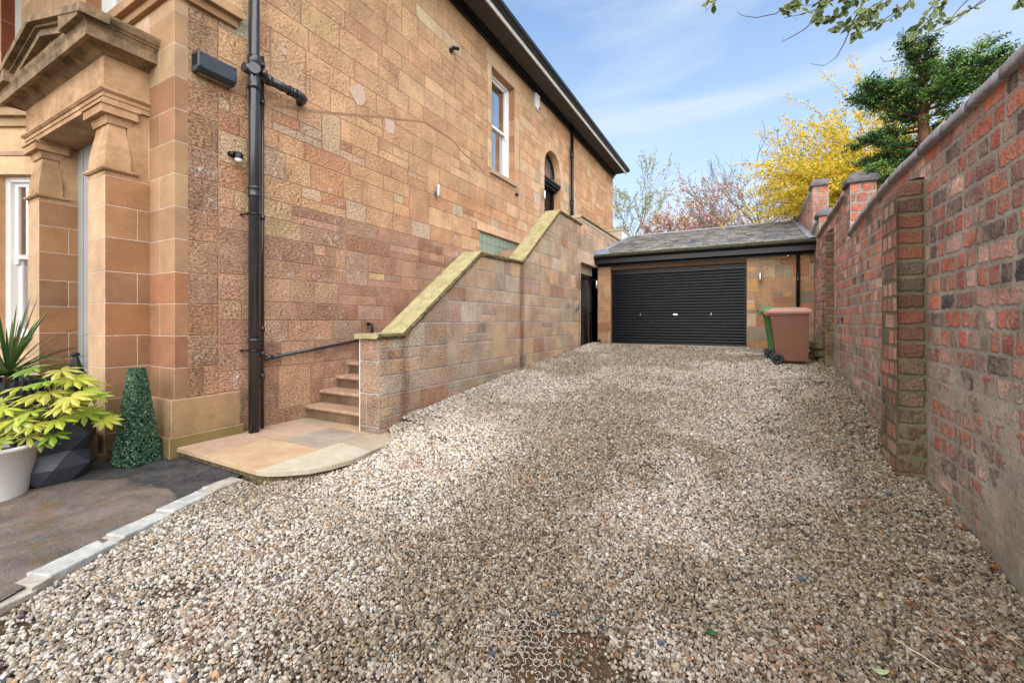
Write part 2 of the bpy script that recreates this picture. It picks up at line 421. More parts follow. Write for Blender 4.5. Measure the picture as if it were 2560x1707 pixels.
m_render = coping_mat('beige_render', lin(205, 190, 168, .8), lin(185, 168, 145, .8), 3., .003)
m_wrender = plain('white_render', (.74, .73, .72), .7, 0, .04, 3)
m_steel = plain('brushed_steel', (.55, .55, .55), .28, 1., .1, 30)
m_lead = coping_mat('lead_flashing', lin(165, 172, 182, .8), lin(128, 134, 142, .8), 9., .004)
m_grey = plain('grey_door_paint', lin(158, 158, 156, .85), .55, 0, .05, 2)
m_dk = plain('dark_interior', (.01, .01, .01), .9)
m_curt = plain('pale_curtain', (.55, .53, .50), .9, 0, .1, 5)
m_ground = None
def glass(name, tint=(.8, .9, .95), base=(.01, .012, .015)):
    t = NT(name); t.put(t.b.inputs['Base Color'], (*base, 1)); t.b.inputs['Roughness'].default_value = .02
    t.b.inputs['IOR'].default_value = 1.52; t.b.inputs['Specular IOR Level'].default_value = .7
    tr = t.n('BsdfTransparent'); mx = t.n('MixShader'); fr = t.n('Fresnel'); fr.inputs['IOR'].default_value = 1.6
    f = t.M('ADD', fr.outputs[0], .55, clamp=True)
    t.put(mx.inputs[0], f); t.t.links.new(tr.outputs[0], mx.inputs[1]); gl = t.n('BsdfGlossy'); gl.inputs['Roughness'].default_value = .02
    t.t.links.new(gl.outputs[0], mx.inputs[2]); t.t.links.new(mx.outputs[0], t.out.inputs[0]); return t.m
m_glass = glass('window_glass')
def tone_mat(name, rough=.6, spec=.3, trans=0., var=.15, scale=30):
    t = NT(name); at = t.n('Attribute', attribute_name='tone').outputs['Color']
    n = t.noise(t.pos(), scale, 3, .6); k = t.mr(n.outputs[0], .3, .7, 1-var, 1+var); cc = t.n('CombineColor')
    for i in range(3): t.put(cc.inputs[i], k)
    c = t.mix(1., at, cc.outputs[0], 'MULTIPLY'); t.fin(c, rough, 0, spec)
    if trans:
        tl = t.n('BsdfTranslucent'); t.put(tl.inputs[0], c); mx = t.n('MixShader'); mx.inputs[0].default_value = trans
        t.t.links.new(t.b.outputs[0], mx.inputs[1]); t.t.links.new(tl.outputs[0], mx.inputs[2]); t.t.links.new(mx.outputs[0], t.out.inputs[0])
    return t.m
m_leaf = tone_mat('leaf', .45, .4, .3); m_needle = tone_mat('conifer_foliage', .6, .25, .2); m_bark = tone_mat('bark', .9, .1, 0., .35, 18)
m_petal = tone_mat('petal', .6, .2, .35, .08)
m_slate = tone_mat('slate', .6, .4, 0., .3, 25)

# ---------------------------------------------------------------- ground, tarmac
def sheet(name, xs, ys, zf, mat, kind='structure', hole=None):
    X, Y = np.meshgrid(xs, ys); Z = zf(X, Y); nx, ny = len(xs), len(ys)
    v = np.stack([X.ravel(), Y.ravel(), Z.ravel()], 1).tolist(); f = []
    for j in range(ny-1):
        for i in range(nx-1):
            if hole and hole((xs[i]+xs[i+1])/2, (ys[j]+ys[j+1])/2): continue
            f.append((j*nx+i, j*nx+i+1, (j+1)*nx+i+1, (j+1)*nx+i))
    me = bpy.data.meshes.new(name); me.from_pydata(v, [], f); me.materials.append(mat); me.polygons.foreach_set('use_smooth', [True]*len(f)); me.update()
    o = bpy.data.objects.new(name, me); COL.objects.link(o); tag(o, None, None, None, kind); return o
def soil():
    t = NT('stony_soil'); P = t.pos(); n = t.noise(P, 3., 6, .7); n2 = t.noise(P, 55, 3, .7); n3 = t.noise(P, 9., 5, .7)
    c = t.mix(t.mr(n.outputs[0], .35, .65), (*lin(84, 72, 58, .7), 1), (*lin(104, 74, 48, .7), 1))
    c = t.mix(t.mr(n3.outputs[0], .5, .7), c, (*lin(75, 70, 45, .7), 1))
    v = t.n('TexVoronoi'); t.put(v.inputs['Vector'], P); v.inputs['Scale'].default_value = 70.
    c = t.mix(t.mr(v.outputs['Distance'], .15, .4, .5, 0.), c, (*lin(190, 178, 160, .7), 1))
    t.bump(t.M('ADD', t.M('MULTIPLY', n2.outputs[0], .01), t.M('MULTIPLY', v.outputs['Distance'], -.006))); return t.fin(c, .95, 0, .15)
m_soil = soil()
far = np.array([-400, -150, -60, -20, -9]); mid = np.arange(-6.2, 6.3, .25)
ysg = np.concatenate([[-300, -100, -30, -8], np.arange(-3, 16, .25), [20, 30, 60, 150, 400, 1200]])
xsg = np.concatenate([far, mid, [9, 20, 60, 150, 400]])
sheet('ground', xsg, ysg, lambda x, y: gz(x, y)-.012-.06*((x < -3.9) & (y < 2.4))-.16*((x < -3.3) & (y > 2.05) & (y < 3.9)), m_soil)
# neighbour's higher garden beyond the brick wall and behind the garage
m_grass = plain('garden_soil', (.07, .075, .035), .95, 0, .3, 1.5, .02)
sheet('garden_terrain', np.array([1.9, 4, 8, 20, 60]), np.array([-4, 2, 6, 10, 14, 19, 30, 60]), lambda x, y: np.clip(1.2+y*.12, 0, 3.6)+x*0, m_grass)
sheet('rear_terrain', np.array([-40, -20, -5, 0, 1.9]), np.array([19.6, 24, 40, 60]), lambda x, y: 1.6+x*0+(y-19)*.02, m_grass)

KOUT = [(-3.20, .30), (-3.31, .60), (-3.45, .85), (-3.61, 1.21), (-3.71, 1.51), (-3.85, 1.88), (-3.90, 2.2)]
def kx(y): return np.interp(y, [-6, -3]+[k[1] for k in KOUT], [-1.8, -2.3]+[k[0] for k in KOUT])
def tarmac_mat():
    t = NT('old_tarmac'); P = t.pos(); sp = t.n('SeparateXYZ'); t.put(sp.inputs[0], P)
    n1 = t.noise(P, 2.2, 6, .7, .4); n2 = t.noise(P, 90, 3, .75); n3 = t.noise(P, 7, 5, .7)
    old = t.mix(t.mr(n1.outputs[0], .35, .68), (*lin(132, 120, 110, .8), 1), (*lin(78, 70, 68, .7), 1))
    old = t.mix(t.mr(n3.outputs[0], .52, .64, 0, .8), old, (*lin(110, 98, 62, .7), 1))
    rust = t.noise(P, 4.1, 5, .75); old = t.mix(t.mr(rust.outputs[0], .58, .68, 0, .6), old, (*lin(140, 88, 58, .8), 1))
    new = t.mix(t.mr(n3.outputs[0], .35, .65), (*lin(46, 46, 48, .75), 1), (*lin(84, 84, 80, .75), 1))
    # patch boundary: newer tarmac near the house wall
    yb = t.M('SUBTRACT', 1.74, t.M('MULTIPLY', t.M('MAXIMUM', t.M('SUBTRACT', -4.9, sp.outputs[0]), 0.), .75))
    e = t.M('ADD', t.M('SUBTRACT', sp.outputs[1], yb), t.M('MULTIPLY', t.M('SUBTRACT', n1.outputs[0], .5), .30))
    f = t.mr(e, -.012, .012)
    c = t.mix(f, old, new)
    sp2 = t.n('TexVoronoi'); t.put(sp2.inputs['Vector'], P); sp2.inputs['Scale'].default_value = 62.
    c = t.mix(t.mr(sp2.outputs['Distance'], .1, .22, .7, 0.), c, (*lin(176, 166, 152, .8), 1))
    edge = t.M('SUBTRACT', 1., t.mr(t.M('ABSOLUTE', e), .0, .03))
    c = t.mix(t.M('MULTIPLY', edge, .6), c, (.02, .02, .018, 1))
    t.bump(t.M('ADD', t.M('ADD', t.M('MULTIPLY', n2.outputs[0], .012), t.M('MULTIPLY', f, .010)), t.M('MULTIPLY', n3.outputs[0], .02))); return t.fin(c, .85, 0, .3)
m_tar = tarmac_mat()
def tar_z(x, y): return np.interp(y, [-6, -1, .6, 1.5, 2.3], [-.06, .05, .165, .215, .255])+x*0
ys = np.arange(-6, 2.6, .2); ts = np.linspace(0, 1, 30)
me = bpy.data.meshes.new('tarmac_path'); vv = []; ff = []
for y in ys:
    for q in ts:
        xx = -14+q*(float(kx(y))-.1+14); vv.append((xx, y, float(tar_z(0, y))))
for j in range(len(ys)-1):
    for i in range(29): ff.append((j*30+i, j*30+i+1, (j+1)*30+i+1, (j+1)*30+i))
me.from_pydata(vv, [], ff); me.materials.append(m_tar); me.update(); o = bpy.data.objects.new('tarmac_path', me); COL.objects.link(o); tag(o, kind='structure')

# ---------------------------------------------------------------- loose gravel
def pave_r(x, y):      # inside the round-ended paved landing
    return ((x > -5.3) & (x < -3.25) & (y > 2.18) & (y < 4.2) & (((x+3.98)/.75)**2+((y-2.95)/.80)**2 < 1)) | ((x < -3.98) & (y > 2.15))
def gravel():
    rs = np.random.RandomState(3); P = []; SCL = []
    for (y0, y1, sp, sc) in ((-1.2, .6, .028, 1.5), (.6, 3.4, .0122, .94), (3.4, 5.5, .0138, 1.02), (5.5, 8.5, .0165, 1.18), (8.5, 12.0, .020, 1.4)):
        xs = np.arange(-3.95, 1.45, sp); yy = np.arange(y0, y1, sp); X, Y = np.meshgrid(xs, yy)
        X = X.ravel()+rs.uniform(-.6, .6, X.size)*sp; Y = Y.ravel()+rs.uniform(-.6, .6, Y.size)*sp
        k = (X < WX-.01) & (X > np.where(Y < 2.15, kx(Y)+.02, -3.66)) & ~pave_r(X, Y) & ~((Y > 11.6) & (X < -3.5))
        k |= (Y > 10.5) & (X > -3.95) & (X < -3.6) & (Y < 11.9)
        # worn patch where the plastic grid shows
        pd = np.hypot((X+.66)/.46, (Y-1.85)/.26)+(fbm(X, Y, 5., 5)-.5)*1.3
        keep = rs.rand(X.size) < np.clip((pd-.55)*1.6, .16, 1.)
        bare = fbm(X, Y, 1.6, 11); keep &= rs.rand(X.size) < np.clip(1.05-(bare-.68)*5, .35, 1)
        k &= keep
        P.append(np.stack([X[k], Y[k]], 1)); SCL.append(np.full(k.sum(), sc)*rs.lognormal(0, .27, k.sum()))
    P = np.concatenate(P); S = np.concatenate(SCL); x, y = P[:, 0], P[:, 1]; n = len(x)
    z = gz(x, y)+rs.uniform(-.008, .006, n)+(fbm(x, y, 2.2, 4)-.5)*.03
    # heaped against the stair wall
    z = z+.05*np.exp(-((x+3.69)/.25)**2)*(y > 3.9)
    pals = np.array([lin(226, 220, 212), lin(212, 200, 186), lin(200, 182, 158), lin(176, 166, 156), lin(146, 130, 112), lin(120, 110, 100), lin(200, 160, 120), lin(84, 88, 94)])
    pw = np.array([.26, .24, .14, .13, .10, .08, .03, .02]); idx = rs.choice(8, n, p=pw/pw.sum())
    c = pals[idx]*rs.uniform(.62, 1.15, (n, 1))
    # dirt and damp: greener-brown down the middle and by the brick wall, clean pale stone by the landing
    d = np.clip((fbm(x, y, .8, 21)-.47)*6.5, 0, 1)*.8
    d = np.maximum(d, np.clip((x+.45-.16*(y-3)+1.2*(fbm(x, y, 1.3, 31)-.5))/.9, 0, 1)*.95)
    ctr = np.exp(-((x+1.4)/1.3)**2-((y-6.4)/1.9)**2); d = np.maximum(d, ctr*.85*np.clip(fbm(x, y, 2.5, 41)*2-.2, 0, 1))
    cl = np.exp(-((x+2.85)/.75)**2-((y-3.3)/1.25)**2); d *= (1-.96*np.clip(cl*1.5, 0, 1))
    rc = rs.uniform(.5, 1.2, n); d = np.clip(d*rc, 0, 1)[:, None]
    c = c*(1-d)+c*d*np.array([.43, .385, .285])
    c = c*(1+.40*np.clip(cl, 0, 1)[:, None])
    red = np.clip((fbm(x, y, 2.6, 51)-.66)*9, 0, 1)*(rs.rand(n) < .5); c = c*(1-.32*red[:, None])+np.array(lin(160, 92, 56))*.32*red[:, None]
    c = c*np.array([1.0, .995, .95])
    c = np.clip(c*.66, 0, .74)
    me = bpy.data.meshes.new('gravel'); me.vertices.add(n); me.vertices.foreach_set('co', np.stack([x, y, z], 1).astype(np.float32).ravel())
    def at(nm, ty, dt, v): a = me.attributes.new(nm, ty, 'POINT'); a.data.foreach_set(dt, v.astype(np.float32).ravel())
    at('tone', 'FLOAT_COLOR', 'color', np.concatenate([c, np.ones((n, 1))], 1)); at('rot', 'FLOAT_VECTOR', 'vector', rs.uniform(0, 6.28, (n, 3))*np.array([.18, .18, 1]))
    s3 = np.stack([S*rs.uniform(.8, 1.35, n), S*rs.uniform(.75, 1.1, n), S*rs.uniform(.6, .95, n)], 1)*.0084; at('scl', 'FLOAT_VECTOR', 'vector', s3)
    o = bpy.data.objects.new('gravel', me); COL.objects.link(o)
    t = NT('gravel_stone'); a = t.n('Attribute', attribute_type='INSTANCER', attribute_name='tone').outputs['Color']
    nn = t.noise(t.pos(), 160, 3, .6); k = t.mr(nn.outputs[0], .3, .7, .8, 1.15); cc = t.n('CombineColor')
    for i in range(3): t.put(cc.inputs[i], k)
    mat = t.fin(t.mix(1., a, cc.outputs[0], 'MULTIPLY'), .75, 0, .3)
    ng = bpy.data.node_groups.new('gravel', 'GeometryNodeTree')
    ng.interface.new_socket('Geometry', in_out='INPUT', socket_type='NodeSocketGeometry'); ng.interface.new_socket('Geometry', in_out='OUTPUT', socket_type='NodeSocketGeometry')
    gi = ng.nodes.new('NodeGroupInput'); go = ng.nodes.new('NodeGroupOutput'); iop = ng.nodes.new('GeometryNodeInstanceOnPoints'); jn = ng.nodes.new('GeometryNodeJoinGeometry')
    def na(nm, ty):
        q = ng.nodes.new('GeometryNodeInputNamedAttribute'); q.data_type = ty; q.inputs[0].default_value = nm
        return next(s for s in q.outputs if s.enabled and s.name == 'Attribute')
    for kx_ in range(6):
        ico = ng.nodes.new('GeometryNodeMeshIcoSphere'); ico.inputs['Radius'].default_value = 1.; ico.inputs['Subdivisions'].default_value = 2
        sp = ng.nodes.new('GeometryNodeSetPosition'); ps = ng.nodes.new('GeometryNodeInputPosition')
        vo = ng.nodes.new('ShaderNodeTexVoronoi'); vo.voronoi_dimensions = '4D'; vo.inputs['Scale'].default_value = .85; vo.inputs['W'].default_value = kx_*3.7
        sb = ng.nodes.new('ShaderNodeVectorMath'); sb.operation = 'SUBTRACT'; sb.inputs[1].default_value = (.5, .5, .5)
        ml = ng.nodes.new('ShaderNodeVectorMath'); ml.operation = 'SCALE'; ml.inputs['Scale'].default_value = .75
        sm = ng.nodes.new('GeometryNodeSetMaterial'); sm.inputs['Material'].default_value = mat
        g2 = ng.nodes.new('GeometryNodeGeometryToInstance'); l = ng.links.new
        l(ps.outputs[0], vo.inputs['Vector']); l(vo.outputs['Color'], sb.inputs[0]); l(sb.outputs[0], ml.inputs[0]); l(ml.outputs[0], sp.inputs['Offset'])
        l(ico.outputs[0], sp.inputs[0]); l(sp.outputs[0], sm.inputs[0]); l(sm.outputs[0], g2.inputs[0]); l(g2.outputs[0], jn.inputs[0])
    l = ng.links.new
    l(gi.outputs[0], iop.inputs['Points']); l(jn.outputs[0], iop.inputs['Instance']); iop.inputs['Pick Instance'].default_value = True
    rv = ng.nodes.new('FunctionNodeRandomValue'); rv.data_type = 'INT'; rv.inputs[4].default_value = 0; rv.inputs[5].default_value = 5
    l(next(s for s in rv.outputs if s.enabled), iop.inputs['Instance Index'])
    er = ng.nodes.new('FunctionNodeEulerToRotation'); l(na('rot', 'FLOAT_VECTOR'), er.inputs[0]); l(er.outputs[0], iop.inputs['Rotation']); l(na('scl', 'FLOAT_VECTOR'), iop.inputs['Scale'])
    l(iop.outputs[0], go.inputs[0])
    md = o.modifiers.new('gravel', 'NODES'); md.node_group = ng
    tag(o, 'pale grey and buff angular gravel spread over the whole driveway', 'gravel', None, 'stuff')
gravel()

# ---------------------------------------------------------------- the house
def fX(x0, s=1): return lambda u, v, w: (x0+s*w, u, v)        # plane X = const, facing +X (s=1) or -X
def fY(y0, s=-1): return lambda u, v, w: (u, y0+s*w, v)       # plane Y = const, facing -Y
house = empty('sandstone_house', (HX, FY, .2), 'tall tan sandstone house with pedimented porch and black eaves on the left of the drive', 'house')
def side_col(u, v, w_, h_):
    if v > 4.35 or (v > 4.0 and u > 9):
        o = [(6, (213, 165, 124)), (5, (206, 160, 120)), (4, (220, 177, 137)), (1.4, (216, 172, 126)), (1.6, (198, 148, 112)), (.5, (214, 188, 152)), (.3, (206, 188, 160))]
        if u > 9: o = [(6, (219, 174, 133)), (5, (214, 165, 122)), (3, (226, 186, 148)), (2, (206, 155, 115)), (1, (226, 192, 150))]
        if u > 13: o = [(6, (220, 168, 124)), (5, (214, 158, 112)), (3, (228, 182, 140))]
        if 11.0 < u < 14.2 and v < 6.1: o = [(4, (205, 185, 165)), (4, (196, 172, 148)), (3, (214, 180, 146))]
        j = .055
    elif v > 3.2:
        o = [(2, (192, 134, 96)), (4, (204, 156, 116)), (3, (212, 162, 118)), (2, (206, 172, 140)), (1, (206, 178, 148))]; j = .07
        if u > 6: o = [(4, (212, 156, 112)), (4, (202, 146, 108)), (3, (220, 174, 132)), (.7, (192, 134, 98)), (.5, (206, 182, 156))]
    else:
        o = [(4, (186, 142, 114)), (4, (172, 128, 104)), (3, (196, 152, 120)), (2.5, (162, 120, 96)), (2, (184, 150, 130)), (1.2, (156, 110, 84)), (1, (200, 165, 120)), (.6, (198, 178, 160))]; j = .08
    return (*[a*b for a, b in zip(pal(rng, o, j, .99, .12), (1.0, 1.01, .97))], .04+.96*rng.random())
def hf_side(v):
    return rng.uniform(.22, .38) if v < 4.4 else rng.uniform(.25, .37)
cells = gen_cells(2.62, 19.05, .0, 8.2, rng, hf_side, lambda v: rng.uniform(.30, .76) if v < 4.4 else rng.uniform(.34, .86), .10, .09)
W0, W1, WB, WT = 8.53, 9.65, 5.20, 7.63              # sash window
A0, A1, AS = 11.53, 12.785, 6.245; AC = (A0+A1)/2; AR = (A1-A0)/2; AR2 = AR+.27   # arched door
GB0, GB1, GBB, GBT = 8.0, 9.95, 3.23, 3.675          # glass blocks
pcs = [rect(2.62, GB0, 0, 8.2), rect(GB0, W0-.0, 0, GBB), rect(GB0, W0, GBT, 8.2), rect(W0, W1, GBT, WB), rect(W0, W1, 0, GBB), rect(W1, GB1, 0, GBB), rect(W0, W1, WT, 8.2),
       rect(W1, GB1, GBT, 8.2), rect(GB1, AC-AR2, 0, 8.2), rect(AC+AR2, 19.05, 0, 8.2), rect(AC-AR2, AC+AR2, AS+AR2, 8.2), rect(AC-AR2, A0, 0, AS), rect(A1, AC+AR2, 0, AS), rect(A0, A1, 0, 3.4)]
nseg = 10
for sgn in (-1, 1):
    for i in range(nseg):
        a, b = AR2*i/nseg, AR2*(i+1)/nseg
        za, zb = AS+math.sqrt(max(0, AR2**2-a*a)), AS+math.sqrt(max(0, AR2**2-b*b))
        if sgn > 0: pcs.append([(AC+a, za), (AC+b, zb), (AC+b, AS+AR2), (AC+a, AS+AR2)])
        else: pcs.append([(AC-b, zb), (AC-a, za), (AC-a, AS+AR2), (AC-b, AS+AR2)])
mb = MB(); skin(mb, cells, pcs, fX(HX), side_col)
solid(mb, [p for p in pcs], fX(HX), .35, (*lin(205, 160, 120, K), .01))
# voussoirs
REP = [(3.24, 4.36), (3.68, 4.49), (4.12, 4.635), (4.63, 4.82), (5.13, 5.0), (5.6, 5.15), (6.13, 5.33), (6.48, 5.34), (6.99, 5.32), (7.41, 5.18), (7.87, 5.12), (8.19, 5.04)]
PATCH = [[(4.40, 5.13), (4.50, 5.03), (4.58, 4.95), (4.68, 4.99), (4.745, 5.11), (4.71, 5.22), (4.62, 5.30), (4.56, 5.24), (4.47, 5.19)], [(5.15, 4.995), (5.36, 5.015), (5.355, 4.80), (5.165, 4.775)][::-1], [(3.35, 5.10), (3.40, 5.07), (3.45, 5.10), (3.44, 5.15), (3.38, 5.16)]]
for i in range(9):
    t0, t1 = math.pi*i/9, math.pi*(i+1)/9; c = (*pal(rng, [(1, (222, 182, 142)), (1, (214, 168, 126))], .05, K), .01)
    n = 4
    for j in range(n):
        a, b = t0+(t1-t0)*j/n, t0+(t1-t0)*(j+1)/n
        P = [(AR, a), (AR2, a), (AR2, b), (AR, b)]
        L_ = (t1-t0)*(AR+AR2)/2
        uvs = [((r-(AR+AR2)/2), ((q-(t0+t1)/2)*(AR+AR2)/2)) for r, q in P]
        mb.face([(HX+.003, AC+r*math.cos(q), AS+r*math.sin(q)) for r, q in P], 0, c, uvs, ((AR2-AR)/2, L_/2))
        mb.face([(HX+.003, AC+AR*math.cos(a), AS+AR*math.sin(a)), (HX+.003, AC+AR*math.cos(b), AS+AR*math.sin(b)), (HX-.3, AC+AR*math.cos(b), AS+AR*math.sin(b)), (HX-.3, AC+AR*math.cos(a), AS+AR*math.sin(a))], 0, c, [(0, 0)]*4, (5, 5))
mb.build('side_wall', m_side, house)
mb = MB(); r_ = random.Random(1)
for (a, za), (b, zb) in zip(REP[:-1], REP[1:]):
    n_ = 8; 
    for k in range(n_):
        y0_, y1_ = a+(b-a)*k/n_, a+(b-a)*(k+1)/n_; z0_, z1_ = za+(zb-za)*k/n_, za+(zb-za)*(k+1)/n_; h0 = .016+r_.uniform(-.006, .008)
        mb.poly([(HX+.004, y0_, z0_-.018), (HX+.004, y1_, z1_-.018), (HX+.004, y1_, z1_+.016), (HX+.004, y0_, z0_+h0)], [(0, 1, 2, 3)])
mb.build('repointed_crack', coping_mat('repair_mortar', lin(176, 140, 108, .8), lin(160, 124, 96, .8), 9., .004), house)
m_patch = coping_mat('pale_repair', lin(220, 190, 172, .82), lin(206, 170, 146, .8), 20., .01)
for pch in PATCH: mb = MB(); mb.face([(HX+.005, a, b) for a, b in pch]); mb.build('mortar_patch', m_patch, house)
# window surround strips (dressed margins) with a recessed reveal
def dressed(mb, x0, cols, flip=False, fr=None):
    pass
mb = MB()
def dress_rect(mb, fr, u0, u1, v0, v1, n, vert=True, cols=((216, 176, 134), (206, 160, 118), (222, 184, 146)), proud=.004, flip=False, k=K):
    for i in range(n):
        a, b = (v0+(v1-v0)*i/n, v0+(v1-v0)*(i+1)/n) if vert else (u0+(u1-u0)*i/n, u0+(u1-u0)*(i+1)/n)
        q = rect(u0, u1, a, b) if vert else rect(a, b, v0, v1)
        cu, cv = sum(p[0] for p in q)/4, sum(p[1] for p in q)/4; c = (*pal(rng, [(1, x) for x in cols], .05, k), .01)
        if flip: q = q[::-1]
        mb.face([fr(u, v, proud) for u, v in q], 0, c, [(u-cu, v-cv) for u, v in q], (abs(q[0][0]-q[2][0])/2, abs(q[0][1]-q[2][1])/2))
f = fX(HX)
def dr(*a, **k): mb = MB(); dress_rect(mb, *a, **k); mb.build('margin_stones', m_side, house)
dr(f, W0-.2, W0, WB, WT, 7); dr(f, W1, W1+.26, WB, WT, 7); dr(f, W0-.25, W1+.3, WT, WT+.34, 1, False)
# reveals
for (y, s) in ((W0, 1), (W1, -1)):
    fr = lambda u, v, w, y=y, s=s: (HX-.2+u, y+s*(w+.002), v)
    dr(fr, 0, .2, WB, WT, 6, True, ((196, 140, 92), (182, 128, 84), (206, 152, 104)), .0, flip=(s > 0))
fr = lambda u, v, w: (HX-.2+v, u, WT-.002)
dr(fr, W0, W1, 0, .2, 3, False, ((190, 140, 95),), 0)
dr(f, GB0-.12, GB1+.1, GBT, GBT+.2, 1, False, ((224, 182, 142),), .012)
dr(f, AC-AR2+.0, A0, 3.4, AS, 8); dr(f, A1, AC+AR2, 3.4, AS, 8)
mb = MB(); mb.box(HX-.2, HX+.05, W0-.08, W1+.08, WB-.1, WB); mb.build('window_sill', m_flag['buff'], house, .006)

# sash window builder in plane X=xf facing +X, or generic via frame function
def sash(parent, fr, u0, u1, v0, v1, name='sash_window', curtain=True, depth=.5):
    def bar(mb, a, b, c, d, w0, w1): mb.prism(rect(a, b, c, d), lambda u, v: fr(u, v, w0), lambda u, v: fr(u, v, w1))
    mb = MB(); t = .07
    bar(mb, u0, u0+t, v0, v1, -.13, 0); bar(mb, u1-t, u1, v0, v1, -.13, 0); bar(mb, u0+t, u1-t, v1-t, v1, -.13, -.002); bar(mb, u0+t, u1-t, v0, v0+t*.8, -.13, .01)
    o = mb.build(name, m_white, parent)
    vm = (v0+v1)/2; s = .055
    for nm, a, b, w in (('upper_sash', vm-.02, v1-t, -.05), ('lower_sash', v0+t*.8, vm+.03, -.1)):
        mb = MB()
        bar(mb, u0+t, u0+t+s, a, b, w-.04, w); bar(mb, u1-t-s, u1-t, a, b, w-.04, w); bar(mb, u0+t+s, u1-t-s, b-s, b, w-.04, w-.002); bar(mb, u0+t+s, u1-t-s, a, a+s, w-.04, w-.002)
        if nm == 'upper_sash':
            for q in (u0+t, u1-t-.05): mb.prism([(q, a-.09), (q+.05, a-.07), (q+.05, a), (q, a)], lambda u, v: fr(u, v, w-.03), lambda u, v: fr(u, v, w))
        mb.build(nm, m_white, o)
    mb = MB()
    for a, b, w in ((vm-.02+s, v1-t-s, -.07), (v0+t*.8+s, vm+.03-s, -.12)): mb.face([fr(u, v, w) for u, v in rect(u0+t+s, u1-t-s, a, b)])
    mb.build('pane', m_glass, o)
    mb = MB()
    mb.prism(rect(u0, u1, v0, v1), lambda u, v: fr(u, v, -depth-.02), lambda u, v: fr(u, v, -depth), 0)
    for a, b in ((u0-.02, u0), (u1, u1+.02)): bar(mb, a, b, v0, v1, -depth, -.14)
    mb.build('room_behind', m_dk, o)
    if curtain:
        mb = MB(); n = 14
        for (c0, c1) in ((u0+t, u0+t+(u1-u0)*.24), (u1-t-(u1-u0)*.26, u1-t)):
            vs_ = []
            for i in range(n+1):
                q = c0+(c1-c0)*i/n; ww = -.24+.025*math.sin(i*2.1)
                vs_ += [fr(q, v0+.02, ww), fr(q, v1-.02, ww)]
            mb.poly(vs_, [(2*i, 2*i+2, 2*i+3, 2*i+1) for i in range(n)], 0, None, True)
        mb.build('curtain', m_curt, o)
    return o
sash(house, lambda u, v, w: (HX-.16+w, u, v), W0, W1, WB, WT)

# glass block window
t = NT('green_glass_block'); t.fin((*lin(168, 190, 172, .75), 1), .12, 0, .6); gbm = t.m
mb = MB(); nb = 10; bw = (GB1-GB0)/nb; bh = (GBT-GBB)/2
for i in range(nb):
    for j in range(2):
        y0, z0 = GB0+i*bw+.008, GBB+j*bh+.008; n = 14; vs_ = []
        for k in range(n+1):
            z = z0+(bh-.016)*k/n; q = HX-.05+.007*math.cos(k*math.pi)
            vs_ += [(q, y0, z), (q, y0+bw-.016, z)]
        mb.poly(vs_, [(2*k, 2*k+1, 2*k+3, 2*k+2) for k in range(n)], 0, None, True)
gbo = mb.build('glass_block_window', gbm, house)
mb = MB(); mb.box(HX-.12, HX-.06, GB0, GB1, GBB, GBT)
for i in range(nb+1): mb.box(HX-.06, HX-.045, GB0+i*bw-.008, GB0+i*bw+.008, GBB, GBT)
mb.box(HX-.06, HX-.046, GB0, GB1, GBB+bh-.008, GBB+bh+.008)
mb.build('mortar_joints', m_flag['grey'], gbo)

# arched entrance
mb = MB(); mb.box(HX-.34, HX-.3, A0-.1, A1+.1, 3.4, AS+AR+.1); door = mb.build('arched_door', m_blackm, house)
mb = MB()
for i in range(11): mb.box(HX-.3, HX-.285, A0+.12, A1-.12, 3.5+i*.2, 3.5+i*.2+.185)
mb.build('door_boards', m_black, door)
mb = MB(); mb.box(HX-.3, HX-.22, A0, A0+.1, 3.4, 5.85); mb.box(HX-.3, HX-.22, A1-.1, A1, 3.4, 5.85)
mb.box(HX-.3, HX-.02, A0, A1, 5.86, 5.92); mb.box(HX-.3, HX+.02, A0+.0, A1, 5.921, 5.98); mb.box(HX-.3, HX-.1, A0, A1, 5.78, 5.859)
mb.build('door_frame', m_black, door)
mb = MB(); prof = []
for i in range(24):
    a, b = math.pi*i/24, math.pi*(i+1)/24
    for r0, r1, w in ((AR-.07, AR, .0),):
        P = [(r0, a), (r1, a), (r1, b), (r0, b)]
        fa = [(HX-.2, AC+r*math.cos(q), AS+r*math.sin(q)) for r, q in P]; fb = [(HX-.3, p[1], p[2]) for p in fa]
        mb.poly(fa+fb, [(0, 1, 2, 3), (0, 3, 7, 4), (1, 5, 6, 2)])
fl = mb.build('fanlight', m_black, house)
mb = MB(); pts = [(HX-.26, AC+(AR-.06)*math.cos(math.pi*i/24), AS+(AR-.06)*math.sin(math.pi*i/24)) for i in range(25)]+[(HX-.26, AC-AR+.06, 5.98), (HX-.26, AC+AR-.06, 5.98)]
mb.face(pts); mb.build('leaded_pane', m_glass, fl)
mb = MB()
for i in range(7):
    y = AC-AR+.12+i*.17; h = math.sqrt(max(0, (AR-.07)**2-(y-AC)**2)); mb.tube([(HX-.25, y, 5.98), (HX-.25, y+.04, AS+h*.5), (HX-.25, y, AS+h)], .004, 4)
for i in range(5): mb.tube([(HX-.25, AC-AR+.08, 6.05+i*.15), (HX-.25, AC+AR-.08, 6.05+i*.15)], .004, 4)
for s in (-1, 1): mb.tube([(HX-.25, AC+s*(AR-.1)*math.cos(q/6*1.5), 6.0+(.75)*math.sin(q/6*1.5)) for q in range(7)], .005, 4)
mb.build('lead_cames', m_lead, fl)

